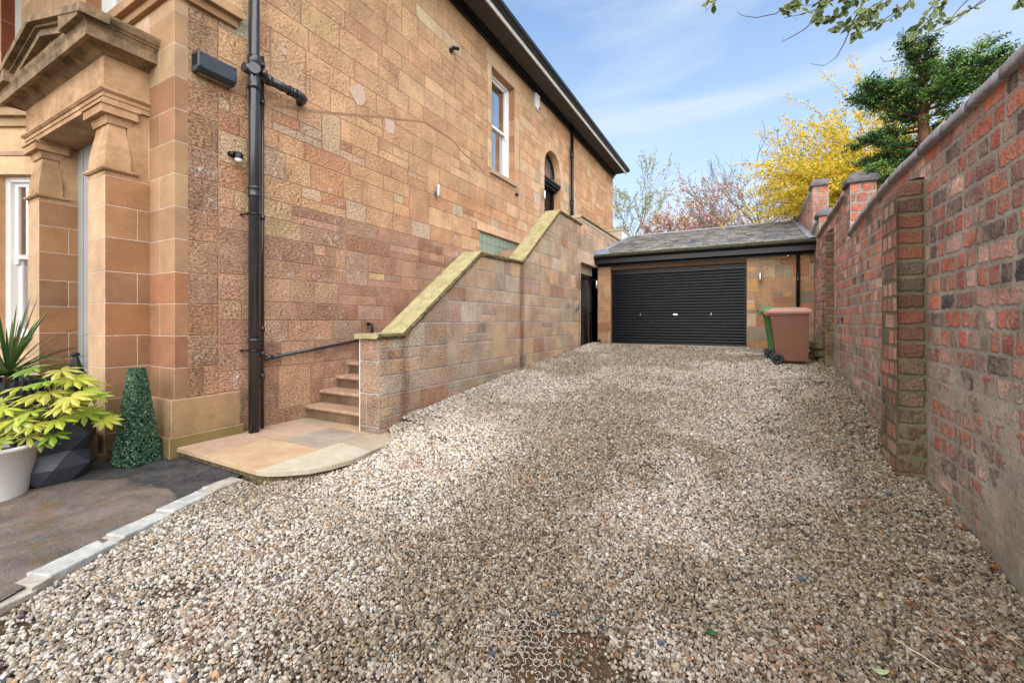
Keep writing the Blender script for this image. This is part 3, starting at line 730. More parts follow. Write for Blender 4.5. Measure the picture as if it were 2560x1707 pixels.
# eaves: black cornice, soffit, white fascia strip, black gutter, roof
EZ = 8.07; E1 = 19.07
mb = MB()
mb.box(HX-.01, HX+.07, -2, E1-.03, EZ, EZ+.14); mb.box(HX-.01, HX+.13, -2, E1-.02, EZ+.10, EZ+.2)
mb.build('eaves_cornice', m_black, house)
mb = MB(); mb.box(HX-.01, HX+.6, -2, E1, EZ+.17, EZ+.205)
for i in range(1, 4): mb.box(HX+.14+i*.1, HX+.146+i*.1, -2, E1-.01, EZ+.163, EZ+.17)
mb.build('soffit', m_soffit, house)
mb = MB(); mb.box(HX+.58, HX+.612, -2, E1+.003, EZ+.09, EZ+.19); mb.build('fascia', m_white, house)
mb = MB(); prof = [(.0, .0), (.09, .0), (.13, .05), (.13, .13), (.115, .13), (.115, .06), (.0, .03)]
mb.prism(prof, lambda u, v: (HX+.612+u, -2, EZ+.185+v), lambda u, v: (HX+.612+u, E1+.04, EZ+.185+v)); mb.build('gutter', m_black, house)
mb = MB(); mb.poly([(HX+.66, -2, EZ+.27), (HX+.66, E1+.02, EZ+.27), (HX-4.6, E1-4.5, EZ+2.6), (HX-4.6, -2, EZ+2.6)], [(0, 1, 2, 3)])
mb.poly([(HX+.66, E1+.02, EZ+.265), (HX-9.5, E1+.02, EZ+.265), (HX-4.6, E1-4.5, EZ+2.6)], [(0, 1, 2)])
mb.poly([(HX+.66, -2, EZ+.26), (HX-9.5, -2, EZ+.26), (HX-9.5, E1, EZ+.26), (HX+.66, E1, EZ+.26)], [(0, 1, 2, 3)])
mb.build('roof', m_lead, house)
mb = MB(); mb.box(HX-1.0, HX-.1, 17.2, 18.1, EZ, EZ+1.35); ch = mb.build('chimney', m_flag['buff'], house)
mb = MB()
for i in range(2): mb.lathe([(.11, 0), (.13, .05), (.1, .3), (.13, .42), (.0, .42)], (HX-.75+i*.4, 17.6, EZ+1.35), 12)
mb.build('chimney_pot', m_flag['golden'], ch)

# far end and back walls
mb = MB(); mb.box(-13.5, HX-.36, 18.7, 19.05, 0, 8.1); mb.box(-13.8, -13.5, 2.25, 19.05, 0, 8.1); mb.build('rear_wall', m_flag['buff'], house)

# front wall, quoins, plinth
XC, YC = -5.756, 1.825
mb = MB()
fcol = lambda u, v, w_, h_: (*pal(rng, [(4, (222, 184, 146)), (3, (212, 168, 128)), (2, (228, 196, 160)), (1, (204, 156, 116))], .05, .72), .01)
cells = gen_cells(-13.5, -5.62, .0, 8.2, rng, lambda v: .33, lambda v: rng.uniform(.55, 1.0), 0, 0)
U0, U1 = -11.2, -10.14; V0, V1 = -7.548, -6.45; UB, UT = 5.25, 7.6
fp = [rect(-13.5, -8.7, 0, 5.0), rect(-8.7, -5.62, 4.05, UB), rect(-13.5, -8.7, 5.0, UB), rect(-13.5, U0, UB, UT), rect(U1, V0, UB, UT), rect(V1, -5.62, UB, UT), rect(-13.5, -5.62, UT, 8.2), rect(-6.15, -5.62, .0, 4.05), rect(-8.7, -7.95, .0, 4.05)]
skin(mb, cells, fp, fY(FY), fcol); solid(mb, fp, fY(FY), .35, (*lin(210, 170, 130, K), .01))
for (y, s) in ((U0, 1), (V0, 1)):
    fr = lambda u, v, w, y=y, s=s: (y+.002, FY+u, v)
    dress_rect(mb, fr, 0, .22, UB, UT, 3, True, ((176, 128, 88),) if y > -9 else ((150, 82, 52),), .0)
mb.build('front_wall', m_ash, house)
for a, b in ((U0, U1), (V0, V1)): sash(house, lambda u, v, w: (u, FY+.16-w, v), a, b, UB, UT, curtain=False)

# corner quoins: smooth front face and side margin
mb = MB(); zs = [.83]; 
jz = [.83, 1.155, 1.49, 1.83, 2.16, 2.51, 2.85, 3.19, 3.53, 3.87, 4.21, 4.55, 4.89, 5.23, 5.57, 5.91, 6.25, 6.59, 6.93, 7.27, 7.61, 8.1]
fq = [(170, 126, 92), (158, 108, 78), (180, 132, 92), (176, 120, 82), (182, 142, 104), (184, 144, 106), (190, 154, 112), (190, 148, 106), (174, 130, 94), (176, 130, 92), (192, 160, 120), (186, 148, 108)]
for i in range(len(jz)-1):
    a, b = jz[i], jz[i+1]; base = fq[i] if i < len(fq) else rng.choice([(214, 176, 132), (204, 166, 124), (210, 170, 140)])
    c1 = (*pal(rng, [(1, base)], .03, .70), .01); c2 = (*pal(rng, [(1, tuple(min(255, int(q*1.03)) for q in base))], .05, K), .01)
    # front face, split in two now and then
    xs_ = [XC+.001, HX-.01+.01] if i % 2 else [XC+.001, XC+.24, HX]
    for u0, u1 in zip(xs_[:-1], xs_[1:]):
        q = rect(u0, u1, a, b); cc = (*pal(rng, [(1, base)], .07, .70), .01)
        mb.face([(u, FY-.002, v) for u, v in q], 0, cc, [(u-(u0+u1)/2, v-(a+b)/2) for u, v in q], ((u1-u0)/2, (b-a)/2))
    w_ = .17 if a > 1 else .15
    ln = w_ if i % 2 else w_
    q = rect(FY-.002, FY+.12, a, b); mb.face([(HX+.0, u, v) for u, v in q], 0, c1, [(u-(FY+.3), v-(a+b)/2) for u, v in q], (.32, (b-a)/2))
mb.build('corner_quoin', m_ash, house)
mb = MB()
for i in range(len(jz)-1):
    a, b = jz[i], jz[i+1]; base = fq[i] if i < len(fq) else (206, 164, 122)
    if i in (1,): base = (160, 104, 78)
    n = 2 if i % 2 == 0 else 1; us = [FY+.12, FY+.27+.05*(i % 3), 2.62] if n == 2 else [FY+.12, 2.62+.0]
    for u0, u1 in zip(us[:-1], us[1:]):
        q = rect(u0, u1, a, b); cc = (*pal(rng, [(2, base), (1, (200, 150, 112)), (1, (176, 136, 108))], .06, K), rng.uniform(.1, 1))
        st = u0 if u0 > FY+.2 else FY-.2
        mb.face([(HX, u, v) for u, v in q], 0, cc, [(u-(st+u1)/2, v-(a+b)/2) for u, v in q], ((u1-st)/2, (b-a)/2))
mb.box(HX-.3, HX-.004, FY+.01, 2.62, 0, 8.1, 0, (*lin(200, 150, 110, K), .01))
mb.build('corner_stonework', m_side, house)
# plinth (two steps)
mb = MB()
def blk(mb, x0, x1, y0, y1, z0, z1, cols, k=K, sx=(None,), top=True):
    c = lambda: (*pal(rng, [(1, q) for q in cols], .05, k), .01)
    for (fr, u0, u1) in ((lambda u, v: (u, y0, v), x0, x1), (lambda u, v: (x1, u, v), y0, y1)):
        n = max(1, round((u1-u0)/.5))
        for i in range(n):
            a, b = u0+(u1-u0)*i/n, u0+(u1-u0)*(i+1)/n; q = rect(a, b, z0, z1); mb.face([fr(u, v) for u, v in q], 0, c(), [(u-(a+b)/2, v-(z0+z1)/2) for u, v in q], ((b-a)/2, (z1-z0)/2))
    q = rect(x0, x1, y0, y1); mb.face([(u, v, z1) for u, v in q], 0, c(), [(0, 0)]*4, (5, 5)); mb.face([(u, v, z0) for u, v in q][::-1], 0, c(), [(0, 0)]*4, (5, 5))
    q = rect(y0, y1, z0, z1); mb.face([(x0, u, v) for u, v in q][::-1], 0, c(), [(0, 0)]*4, (5, 5))
blk(mb, XC, HX+.045, FY-.05, 2.83, .45, .83, ((196, 158, 112), (188, 150, 108), (206, 160, 120)))
blk(mb, XC, HX+.075, FY-.08, 2.85, .18, .45, ((150, 124, 78), (158, 130, 86)))
mb.build('plinth', m_ash, house)
# string course round the corner
mb = MB()
blk(mb, -13, HX+.05, FY-.05, 2.80, 5.04, 5.13, ((176, 134, 92),)); blk(mb, -13, HX+.11, FY-.11, 2.83, 5.131, 5.25, ((188, 146, 104), (176, 138, 98)))
mb.build('string_course', m_ash, house)
# downpipe mouldings of the painted porch back wall
mb = MB(); mb.box(-8.3, -6.15, FY-.02, FY+.05, .5, 4.05)
for z in (.62, 1.0): mb.box(-7.95, -6.15, FY-.035, FY-.02, z, z+.03)
for x in (-7.55, -6.55): mb.box(x, x+.03, FY-.03, FY-.02, 1.05, 3.9)
mb.build('grey_porch_panel', m_grey, house)

# canted bay left of the porch
cth, sth = math.cos(R_(TH)), math.sin(R_(TH))
def bayf(u, v, w, p0=(-9.55, 1.63)): return (p0[0]+u*cth+w*sth, p0[1]+u*sth-w*cth, v)
mb = MB(); bcol = lambda u, v, w_, h_: (*pal(rng, [(3, (224, 184, 140)), (2, (230, 192, 150)), (1, (214, 172, 130))], .04, K), .01)
bc = gen_cells(0, 1.35, .1, 4.62, rng, lambda v: .33, lambda v: rng.uniform(.5, 1.), 0, 0)
bp = [rect(0, 1.35, .1, 1.42), rect(0, 1.35, 3.72, 4.5), rect(0, .30, 1.42, 3.72), rect(1.2, 1.35, 1.42, 3.72)]
skin(mb, bc, bp, bayf, bcol); solid(mb, bp, bayf, .3, (*lin(210, 170, 130, K), .01))
bay = mb.build('bay_window', m_ash, house)
mb = MB()
for v0_, v1_, w1_ in ((4.38, 4.5, .05), (4.5, 4.62, .12), (4.621, 4.68, .17), (4.681, 4.74, .14)): mb.prism(rect(-.2, 1.36, v0_, v1_), lambda u, v: bayf(u, v, -.3), lambda u, v: bayf(u, v, w1_))
mb.prism(rect(-.1, 1.36, 3.98, 4.04), lambda u, v: bayf(u, v, -.2), lambda u, v: bayf(u, v, .02)); mb.prism(rect(-.1, 1.36, 1.30, 1.41), lambda u, v: bayf(u, v, -.2), lambda u, v: bayf(u, v, .07))
mb.prism(rect(-.1, 1.36, .95, 1.12), lambda u, v: bayf(u, v, -.2), lambda u, v: bayf(u, v, .05))
mb.build('bay_cornice', m_flag['golden'], bay)
sash(bay, lambda u, v, w: bayf(u, v, w-.12), .30, 1.2, 1.42, 3.72, curtain=True)

# ---------------------------------------------------------------- porch
m_corn = coping_mat('weathered_cornice', lin(186, 156, 120, .75), lin(92, 82, 66, .6), 4.5, .006, .85)
m_fascia = coping_mat('smooth_sandstone', lin(216, 178, 138, .8), lin(168, 128, 92, .7), 3.0, .003, .85)
porch = MB()
def loft(mb, lev, mat=0, col=None):
    vs_ = []
    for x0, x1, y0, y1, z in lev: vs_ += [(x0, y0, z), (x1, y0, z), (x1, y1, z), (x0, y1, z)]
    n = len(lev); fs = [(4*i+j, 4*i+(j+1) % 4, 4*i+4+(j+1) % 4, 4*i+4+j) for i in range(n-1) for j in range(4)]+[(3, 2, 1, 0), tuple(4*(n-1)+j for j in range(4))]
    mb.poly(vs_, fs, mat, col)
CX0 = -6.94
mb = MB(); mb.box(-8.17, XC, YC-.01, FY, 3.902, 3.955); mb.box(-8.18, XC+.01, YC-.02, FY, 3.956, 4.0)
loft(mb, [(-8.19, XC+.02, YC-.03, FY, 4.0), (-8.21, XC+.04, YC-.05, FY, 4.02), (-8.205, XC+.035, YC-.045, FY, 4.04), (-8.18, XC+.01, YC-.02, FY, 4.055)])
mb.box(-8.17, XC, YC-.008, FY, 4.056, 4.40)
porch = mb.build('porch', m_fascia, house)
def column(x0, x1):
    mb = MB(); js = [.28, .49, .847, 1.166, 1.498, 1.834, 2.162, 2.515, 2.847, 3.15]
    cl = [(128, 112, 74), (146, 110, 78), (156, 114, 80), (156, 112, 78), (162, 112, 74), (152, 112, 80), (158, 114, 78), (172, 128, 86), (168, 124, 84)]
    for i in range(9):
        a, b = js[i], js[i+1]; c = cl[i]
        f = lambda u, v: (u, YC, v); q = rect(x0, x1, a, b); cc = (*pal(rng, [(1, tuple(int(k*.4+q*.6) for k, q in zip(c, (222, 192, 156))))], .03, K), .01)  # front face blended paler, imitating the light falling on it
        mb.face([f(u, v) for u, v in q], 0, cc, [(u-(x0+x1)/2, v-(a+b)/2) for u, v in q], ((x1-x0)/2, (b-a)/2))
        for xf, fl in ((x1, False), (x0, True)):
            ys_ = [YC, FY+.0] if i % 2 == 0 else [YC, YC+.265, FY]
            for y0, y1 in zip(ys_[:-1], ys_[1:]):
                q = rect(y0, y1, a, b); cc = (*pal(rng, [(1, c)], .06, K), .01)
                if fl: q = q[::-1]
                mb.face([(xf, u, v) for u, v in q], 0, cc, [(u-(y0+y1)/2, v-(a+b)/2) for u, v in q], ((y1-y0)/2, (b-a)/2))
    mb.box(x0-.04, x1+.04, YC-.05, FY, .1, .285, 0, (*lin(128, 112, 74, K), .01))
    o = mb.build('column', m_ash, porch)
    mb = MB(); yb = 2.04
    mb.box(x0, x1, YC-.001, FY, 3.151, 3.20); loft(mb, [(x0-.02, x1+.02, YC-.02, yb+.05, 3.20), (x0-.035, x1+.035, YC-.035, yb+.06, 3.215), (x0-.035, x1+.035, YC-.035, yb+.06, 3.235)])
    lev = []
    for z, i in ((3.236, .002), (3.30, .0), (3.38, .004), (3.46, .013), (3.54, .026), (3.62, .040), (3.68, .047), (3.705, .047)): lev.append((x0+i, x1-i, YC+i, yb-i*.6, z))
    loft(mb, lev); loft(mb, [(x0+.03, x1-.03, YC+.03, yb-.0, 3.706), (x0+.012, x1-.012, YC+.012, yb+.02, 3.785)])
    mb.box(x0-.02, x1+.03, YC-.035, yb+.05, 3.786, 3.87); mb.box(x0-.035, x1+.045, YC-.05, yb+.065, 3.871, 3.90)
    mb.box(x0+.02, x1-.03, yb-.02, FY, 3.2, 3.9)
    mb.build('capital', m_fascia, o); return o
column(-6.18, XC); column(-8.13, -7.72)
mb = MB(); prof = [(0, 4.37), (.05, 4.40), (.13, 4.44), (.16, 4.415), (.185, 4.42), (.185, 4.52), (.20, 4.555), (.205, 4.59)]
def ring(o, z): return [(-8.17-o, FY, z), (-8.17-o, YC-.008-o, z), (XC+o, YC-.008-o, z), (XC+o, FY, z)]
vs_ = [];
for o_, z_ in prof: vs_ += ring(o_, z_)
vs_ += ring(-.15, 4.6)
n = len(prof)+1; mb.poly(vs_, [(4*i+j, 4*i+j+1, 4*i+5+j, 4*i+4+j) for i in range(n-1) for j in range(3)])
for X0, sg in ((XC, 1), (-8.17, -1)):     # side cyma
    pr = [(.18, 4.56), (.205, 4.575), (.24, 4.60), (.262, 4.64), (.265, 4.665), (-.3, 4.74), (-.3, 4.56)]
    mb.prism([(X0+sg*a, b) for a, b in (pr if sg > 0 else pr[::-1])], lambda u, v: (u, FY, v), lambda u, v: (u, YC-.262, v))
mb.build('cornice', m_corn, porch)
mb = MB(); zt = lambda x: 5.02-.26*abs(x-CX0)
for t0, t1, o_ in ((0, .075, .27), (.07, .105, .215), (.1, .18, .179), (.175, .24, .1)):
    for s in (-1, 1):
        xe = CX0+s*(1.184+o_); q = [(CX0, zt(CX0)-t1), (xe, zt(xe)-t1), (xe, zt(xe)-t0), (CX0, zt(CX0)-t0)]
        if s < 0: q = q[::-1]
        mb.prism(q, lambda u, v, o_=o_: (u, YC-.02-o_*.1, v), lambda u, v, o_=o_: (u, YC-o_, v))
for s in (-1, 1):
    xe = CX0+s*1.40; q = [(CX0, 4.62), (xe, 4.57), (xe, zt(xe)-.006), (CX0, zt(CX0)-.006)]
    mb.prism(q if s > 0 else q[::-1], lambda u, v: (u, FY, v), lambda u, v: (u, YC-.05, v))
mb.build('pediment', m_corn, porch)
mb = MB(); mb.prism([(CX0-.62, 4.60), (CX0+.62, 4.60), (CX0, 4.765)], lambda u, v: (u, YC-.04, v), lambda u, v: (u, YC-.053, v)); mb.build('tympanum', m_dark, porch)  # dark slab painted for the shade of the recessed opening
mb = MB(); mb.box(-8.4, -5.4, FY-.35, FY, .1, .33); mb.box(-8.2, -5.9, YC-.1, FY, .1, .48); mb.build('porch_step', m_steprise, porch)
mb = MB(); mb.box(-6.32, -6.0, 1.62, 1.80, .15, .40); mb.box(-6.0, -5.80, 1.66, 1.79, .15, .52); mb.build('base_stone', m_steprise, porch, .01)

# ---------------------------------------------------------------- outside stair and its parapet
stair = empty('stone_staircase', (-4.6, 3.6, .3), 'stone stair climbing beside the house wall behind a stepped sandstone parapet with pale yellow copings', 'staircase')
def par_col(u, v, w_, h_):
    o = [(4, (190, 152, 126)), (4, (200, 166, 134)), (3, (180, 144, 122)), (3, (208, 172, 130)), (1.6, (176, 124, 96)), (2, (194, 170, 150)), (1.2, (164, 140, 122)), (1, (208, 186, 164))]
    if v > 3.3: o = [(4, (190, 160, 130)), (3, (176, 146, 120)), (2, (204, 170, 136)), (1, (190, 124, 90))]
    if u > 8.5: o = o+[(4, (210, 168, 132)), (3, (216, 160, 116))]
    return (*[a*b for a, b in zip(pal(rng, o, .08, .95, .18), (1.0, 1.015, .96))], .04+.96*rng.random())
prof_t = [(3.56, 1.44), (3.95, 1.44), (5.70, 2.68), (7.16, 2.72), (9.0, 4.10), (10.42, 4.10)]
pp = []
for (a, za), (b, zb) in zip(prof_t[:-1], prof_t[1:]): pp.append([(a, -.1), (b, -.1), (b, zb), (a, za)])
pp += [rect(10.42, 10.45, -.1, 4.3), rect(10.45, 11.9, 3.17, 4.3), rect(11.9, 14.63, .6, 4.3)]
cells = gen_cells(3.56, 14.63, -.1, 4.35, rng, lambda v: rng.uniform(.19, .34), lambda v: rng.uniform(.24, .62), .12, .14)
cells = cells+[(10.2, 11.95, 3.1, 3.48)]
cells = [c for c in cells]
mb = MB(); skin(mb, cells[:-1], pp, fX(PX), par_col); skin(mb, cells[-1:], pp, fX(PX+.004), lambda *a: (*lin(214, 184, 158, K), .01))
solid(mb, pp, fX(PX), .30, (*lin(180, 150, 125, K), .5))
fc = [(-3.99, -3.93, .1, .95), (-3.9, PX, .1, .80), (-3.99, PX, .95, 1.27)]
cc = [(-3.99, PX, 1.18, 1.44), (-3.99, PX, .80, 1.18), (-3.99, -3.88, .42, .80), (-3.88, PX, .42, .80), (-3.99, PX, .1, .42)]
skin(mb, cc, [rect(-3.99, PX, .1, 1.44)], fY(3.556), lambda *a: (*pal(rng, [(2, (196, 152, 116)), (1, (176, 142, 116)), (1, (186, 140, 106))], .05, .74), rng.uniform(.2, 1)))
mb.build('parapet_wall', m_par, stair)
mb = MB(); mb.box(-3.998, -3.991, 3.55, 3.57, .345, 1.44); mb.build('edge_strip', m_white, stair)
# copings (smooth lichen-yellow tops, hacked rough edges)
def slab(poly2, x0, x1, name='coping', top=m_cope):
    """poly2: the four (y,z) corners of the slab's side outline: bottom-a, bottom-b, top-b, top-a"""
    mb = MB(); r = random.Random(int(poly2[0][0]*100)); (ya, za), (yb, zb), (yc, zc), (yd, zd) = poly2
    n = max(2, int(abs(yb-ya)/.035)); fr = []
    for i in range(n+1):
        t = i/n; j = [r.uniform(-.014, .012) for _ in range(3)]; b = (ya+(yb-ya)*t, za+(zb-za)*t); a = (yd+(yc-yd)*t, zd+(zc-zd)*t); m = ((a[0]+b[0])/2, (a[1]+b[1])/2)
        fr += [(x1+j[0]*.5, a[0], a[1]), (x1+.01+j[1], m[0], m[1]+j[2]*.3), (x1-.012+j[2], b[0], b[1]+j[1]*.4), (x0, b[0], b[1]), (x0, a[0], a[1])]
    for i in range(n):
        o = 5*i; mb.face([fr[o], fr[o+5], fr[o+9], fr[o+4]][::-1], 0); mb.face([fr[o], fr[o+1], fr[o+6], fr[o+5]][::-1][::-1], 1); mb.face([fr[o+1], fr[o+2], fr[o+7], fr[o+6]], 1)
        mb.face([fr[o+2], fr[o+3], fr[o+8], fr[o+7]], 1); mb.face([fr[o+3], fr[o+4], fr[o+9], fr[o+8]], 1)
    mb.face(fr[:5], 0); mb.face(fr[-5:][::-1], 0)
    return mb.build(name, [top, m_rough], stair)
T = .055; XA, XB = -4.03, PX+.035
slab([(3.5, 1.441), (3.97, 1.441), (3.97, 1.50), (3.5, 1.50)], XA, XB)
g = (2.68-1.44)/(5.70-3.95)
def rake(y0, z0, y1, z1, ): return [(y0, z0+.001), (y1, z1+.001), (y1-.02, z1+T+.018), (y0-.03, z0+T+.01)]
ym, zm = 4.85, 1.44+(4.85-3.95)*g
slab(rake(3.95, 1.441, ym, zm), XA, XB); slab(rake(ym+.006, zm+.003, 5.72, 2.69), XA, XB)
slab([(5.70, 2.682), (7.17, 2.722), (7.17, 2.722+T), (5.70, 2.745)], XA, XB)
g2 = (4.10-2.72)/(9.0-7.16); ym, zm = 8.15, 2.72+(8.15-7.16)*g2
slab(rake(7.17, 2.73, ym, zm), XA, XB); slab(rake(ym+.006, zm+.003, 9.02, 4.11), XA, XB)
slab([(8.99, 4.102), (10.46, 4.102), (10.46, 4.155), (8.99, 4.17)], XA, XB)
slab([(10.40, 4.301), (14.66, 4.301), (14.66, 4.37), (10.40, 4.37)], -4.05, XB, 'coping', m_render)
mb = MB(); mb.box(-4.02, PX+.012, 10.425, 14.64, 4.235, 4.30); mb.build('coping_band', m_render, stair)
# steps and landings
for i in range(9):
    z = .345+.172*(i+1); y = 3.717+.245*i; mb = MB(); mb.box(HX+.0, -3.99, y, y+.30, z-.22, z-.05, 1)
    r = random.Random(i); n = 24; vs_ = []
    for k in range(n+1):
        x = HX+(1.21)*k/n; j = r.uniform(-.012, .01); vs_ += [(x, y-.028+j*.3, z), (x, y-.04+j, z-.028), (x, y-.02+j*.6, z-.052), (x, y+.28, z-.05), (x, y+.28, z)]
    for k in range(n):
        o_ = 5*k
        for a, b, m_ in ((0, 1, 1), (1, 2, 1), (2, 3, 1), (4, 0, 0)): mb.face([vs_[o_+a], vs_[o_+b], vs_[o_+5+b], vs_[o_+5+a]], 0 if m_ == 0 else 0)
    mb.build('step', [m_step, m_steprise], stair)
mb = MB(); mb.box(HX, -3.99, 5.9, 7.25, 1.7, 1.90); mb.build('half_landing', m_step, stair)
for i in range(8):
    z = 1.90+.18*(i+1); y = 7.22+.24*i; mb = MB(); mb.box(HX, -3.99, y, y+.28, z-.2, z); mb.build('step', m_step, stair)
mb = MB(); mb.box(HX, -3.99, 9.1, 14.6, 3.1, 3.34); mb.build('terrace_slab', m_step, stair)
mb = MB(); mb.box(HX, -3.99, 3.9, 9.1, -.1, .3); mb.build('stair_base', m_step, stair)
mb = MB(); mb.box(-3.99, PX-.001, 14.64, 16.05, 3.4, 4.76, 0); mb.box(-4.25, -3.99, 14.64, 14.9, 3.4, 4.76, 0)
blo = mb.build('rendered_upstand', m_wrender, stair)
mb = MB(); mb.box(-4.26, PX-.002, 14.62, 14.638, 3.9, 4.76); mb.build('upstand_face', m_render, blo)
mb = MB(); mb.box(-4.28, PX+.03, 14.59, 16.08, 4.761, 4.81); mb.build('upstand_cap', m_render, blo)
mb = MB(); mb.box(-4.09, PX-.17, 10.45, 11.98, 2.93, 3.17); mb.build('lintel', m_flag['pale'], stair)

# paved landing with rounded end
pave = empty('paved_landing', (-4.3, 2.9, .2), 'raised landing of buff sandstone flags with a rounded end at the foot of the stair', 'landing')
PZ = .345
outer = [(-3.74, 2.185), (-3.62, 2.215), (-3.48, 2.31), (-3.36, 2.43), (-3.28, 2.60), (-3.245, 2.78), (-3.26, 2.95), (-3.285, 3.07), (-3.30, 3.25), (-3.35, 3.42), (-3.43, 3.56), (-3.55, 3.66), (-3.69, 3.70)]
flags = [('buff', [(-5.2, 2.19), (-4.645, 2.19), (-4.66, 2.86), (-5.2, 2.88)]), ('golden', [(-4.638, 2.19), (-3.745, 2.187), (-3.80, 2.865), (-4.652, 2.86)]),
         ('buff', [(-5.2, 2.89), (-4.43, 2.875), (-4.45, 3.52), (-5.2, 3.53)]), ('grey', [(-4.422, 2.873), (-3.80, 2.873), (-3.82, 3.13), (-3.79, 3.50), (-4.44, 3.52)]),
         ('pale', [(-5.2, 3.54), (-4.62, 3.53), (-4.63, 3.80), (-5.2, 3.80)]), ('golden', [(-4.612, 3.53), (-3.80, 3.508), (-3.80, 3.62), (-4.09, 3.62), (-4.09, 3.80), (-4.622, 3.80)]),
         ('cream', [outer[0], *outer[1:8], (-3.812, 3.125), (-3.792, 2.86)]), ('pale', [outer[7], *outer[8:], (-3.782, 3.70), (-3.782, 3.50), (-3.81, 3.133)])]
for nm, pl in flags:
    mb = MB(); mb.prism(pl, lambda u, v: (u, v, PZ-.045), lambda u, v: (u, v, PZ+rng.uniform(-.0, .0))); mb.build('flagstone', m_flag[nm], pave, .004)
mb = MB(); base = [(-5.2, 2.22), (-3.76, 2.22)]+[(x-.03 if x > -3.7 else x, y+.02) for x, y in outer]+[(-3.9, 3.9), (-5.2, 3.9)]
mb.prism(base, lambda u, v: (u, v, .05), lambda u, v: (u, v, PZ-.046)); mb.build('base_course', m_rough, pave)

# kerb stones
kl = ['pale grey kerb stone nearest the camera at the left edge of the photo', 'blue-grey kerb stone second from the near end of the kerb row', 'blue-grey kerb stone in the middle of the kerb row',
      'blue-white kerb stone second from the stair landing', 'short grey-buff kerb stone touching the corner of the stair landing']
m_kerb = coping_mat('bluegrey_granite', lin(206, 208, 204, .76), lin(160, 160, 152, .66), 11., .008, .7)
m_kerb2 = coping_mat('buffgrey_granite', lin(202, 196, 182, .72), lin(150, 142, 126, .62), 11., .008, .7)
ks = [((-3.22, .20), (-3.46, .84)), ((-3.49, .88), (-3.62, 1.22)), ((-3.635, 1.26), (-3.725, 1.55)), ((-3.74, 1.59), (-3.855, 1.90)), ((-3.865, 1.93), (-3.895, 2.16))]
ks[0] = ((-3.2, .05), (-3.45, .80))
for i, (a, b) in enumerate(ks):
    a, b = Vector(a), Vector(b); d = (b-a).normalized(); nrm = Vector((d.y, -d.x)); z = float(tar_z(0, (a.y+b.y)/2))+.006; a = a-d*.012; b = b+d*.012; r = random.Random(i+5)
    P = []; n = 5; wd = .082
    for k in range(n+1): p = a+(b-a)*k/n+nrm*(.0+r.uniform(-.006, .006)); P.append((p.x+nrm.x*0, p.y))
    for k in range(n+1): p = b+(a-b)*k/n-nrm*(wd*2+r.uniform(-.008, .008)); P.append((p.x, p.y))
    c = (a+b)/2
    mb = MB(); mb.prism([p for p in P], lambda u, v: (u, v, z-.16), lambda u, v: (u, v, z)); mb.build('kerb_stone', m_kerb if i in (1, 2, 3) else m_kerb2, None, .008, kl[i], 'kerb stone', 'kerb stones along the edge of the tarmac', origin=(c.x, c.y, z))
mb = MB()
for i in range(4):
    a, b = ks[i][1], ks[i+1][0]; mb.prism([(a[0]+.0, a[1]-.01), (b[0]+.0, b[1]+.01), (b[0]-.155, b[1]-.02), (a[0]-.155, a[1]-.04)], lambda u, v: (u, v, .0), lambda u, v: (u, v, float(tar_z(0, v))+.002))
mb.build('kerb_bedding', m_kerb2, None, 0, kind='structure')

# ---------------------------------------------------------------- garage
gar = empty('garage', (-1.2, GY, .99), 'low sandstone garage with slate roof and black roller door ending the drive', 'garage')
mb = MB(); DX0, DX1, DZ0, DZ1 = -3.32, .06, .99, 3.08
gc = lambda u, v, w_, h_: (*pal(rng, [(3, (206, 156, 100)), (3, (192, 150, 108)), (2, (196, 168, 132)), (1.2, (184, 130, 94)), (2, (168, 148, 118)), (1, (148, 130, 106))] if u > -.4 else [(3, (206, 158, 112)), (2, (190, 140, 106)), (.8, (180, 124, 86)), (2, (204, 168, 132))], .06, K), .04+.96*rng.random() if abs(u-.2) > .12 else .01)
c1 = gen_cells(DX1, 1.45, .7, 3.3, rng, lambda v: rng.uniform(.2, .36), lambda v: rng.uniform(.22, .5), .1, .1)
c2 = gen_cells(-3.95, DX0, .7, 3.3, rng, lambda v: rng.uniform(.28, .36), lambda v: rng.uniform(.25, .42), 0, 0)
q1 = [rect(DX1, 1.45, .7, 3.35)]; q2 = [rect(-3.95, DX0, .7, 3.35)]
skin(mb, c1, q1, fY(GY), gc); skin(mb, c2, q2, fY(GY), gc); solid(mb, q1+q2, fY(GY), .3, (*lin(190, 130, 84, K), .5))
q3 = [rect(DX0, DX1, DZ1, 3.35)]; skin(mb, [(DX0, DX1, DZ1-.02, 3.37)], q3, fY(GY+.003), lambda *a: (*lin(140, 112, 90, .5), .01)); solid(mb, q3, fY(GY), .3, (*lin(150, 108, 78, K), .01))
fr = lambda u, v, w: (DX0+.001, GY+u, v); dress_rect(mb, fr, 0, .18, .95, DZ1, 7, True, ((196, 136, 92), (180, 126, 90)), 0)
mb.build('wall', m_gar, gar)
mb = MB(); mb.box(-3.9, 1.45, 18.5, 18.8, .5, 3.4, 0, (*lin(190, 150, 110, K), .5)); mb.build('rear_wall', m_flag['buff'], gar)
mb = MB(); mb.box(DX0, DX1, GY-.02, GY+.3, .7, DZ0+.02); mb.build('threshold', m_flag['grey'], gar)
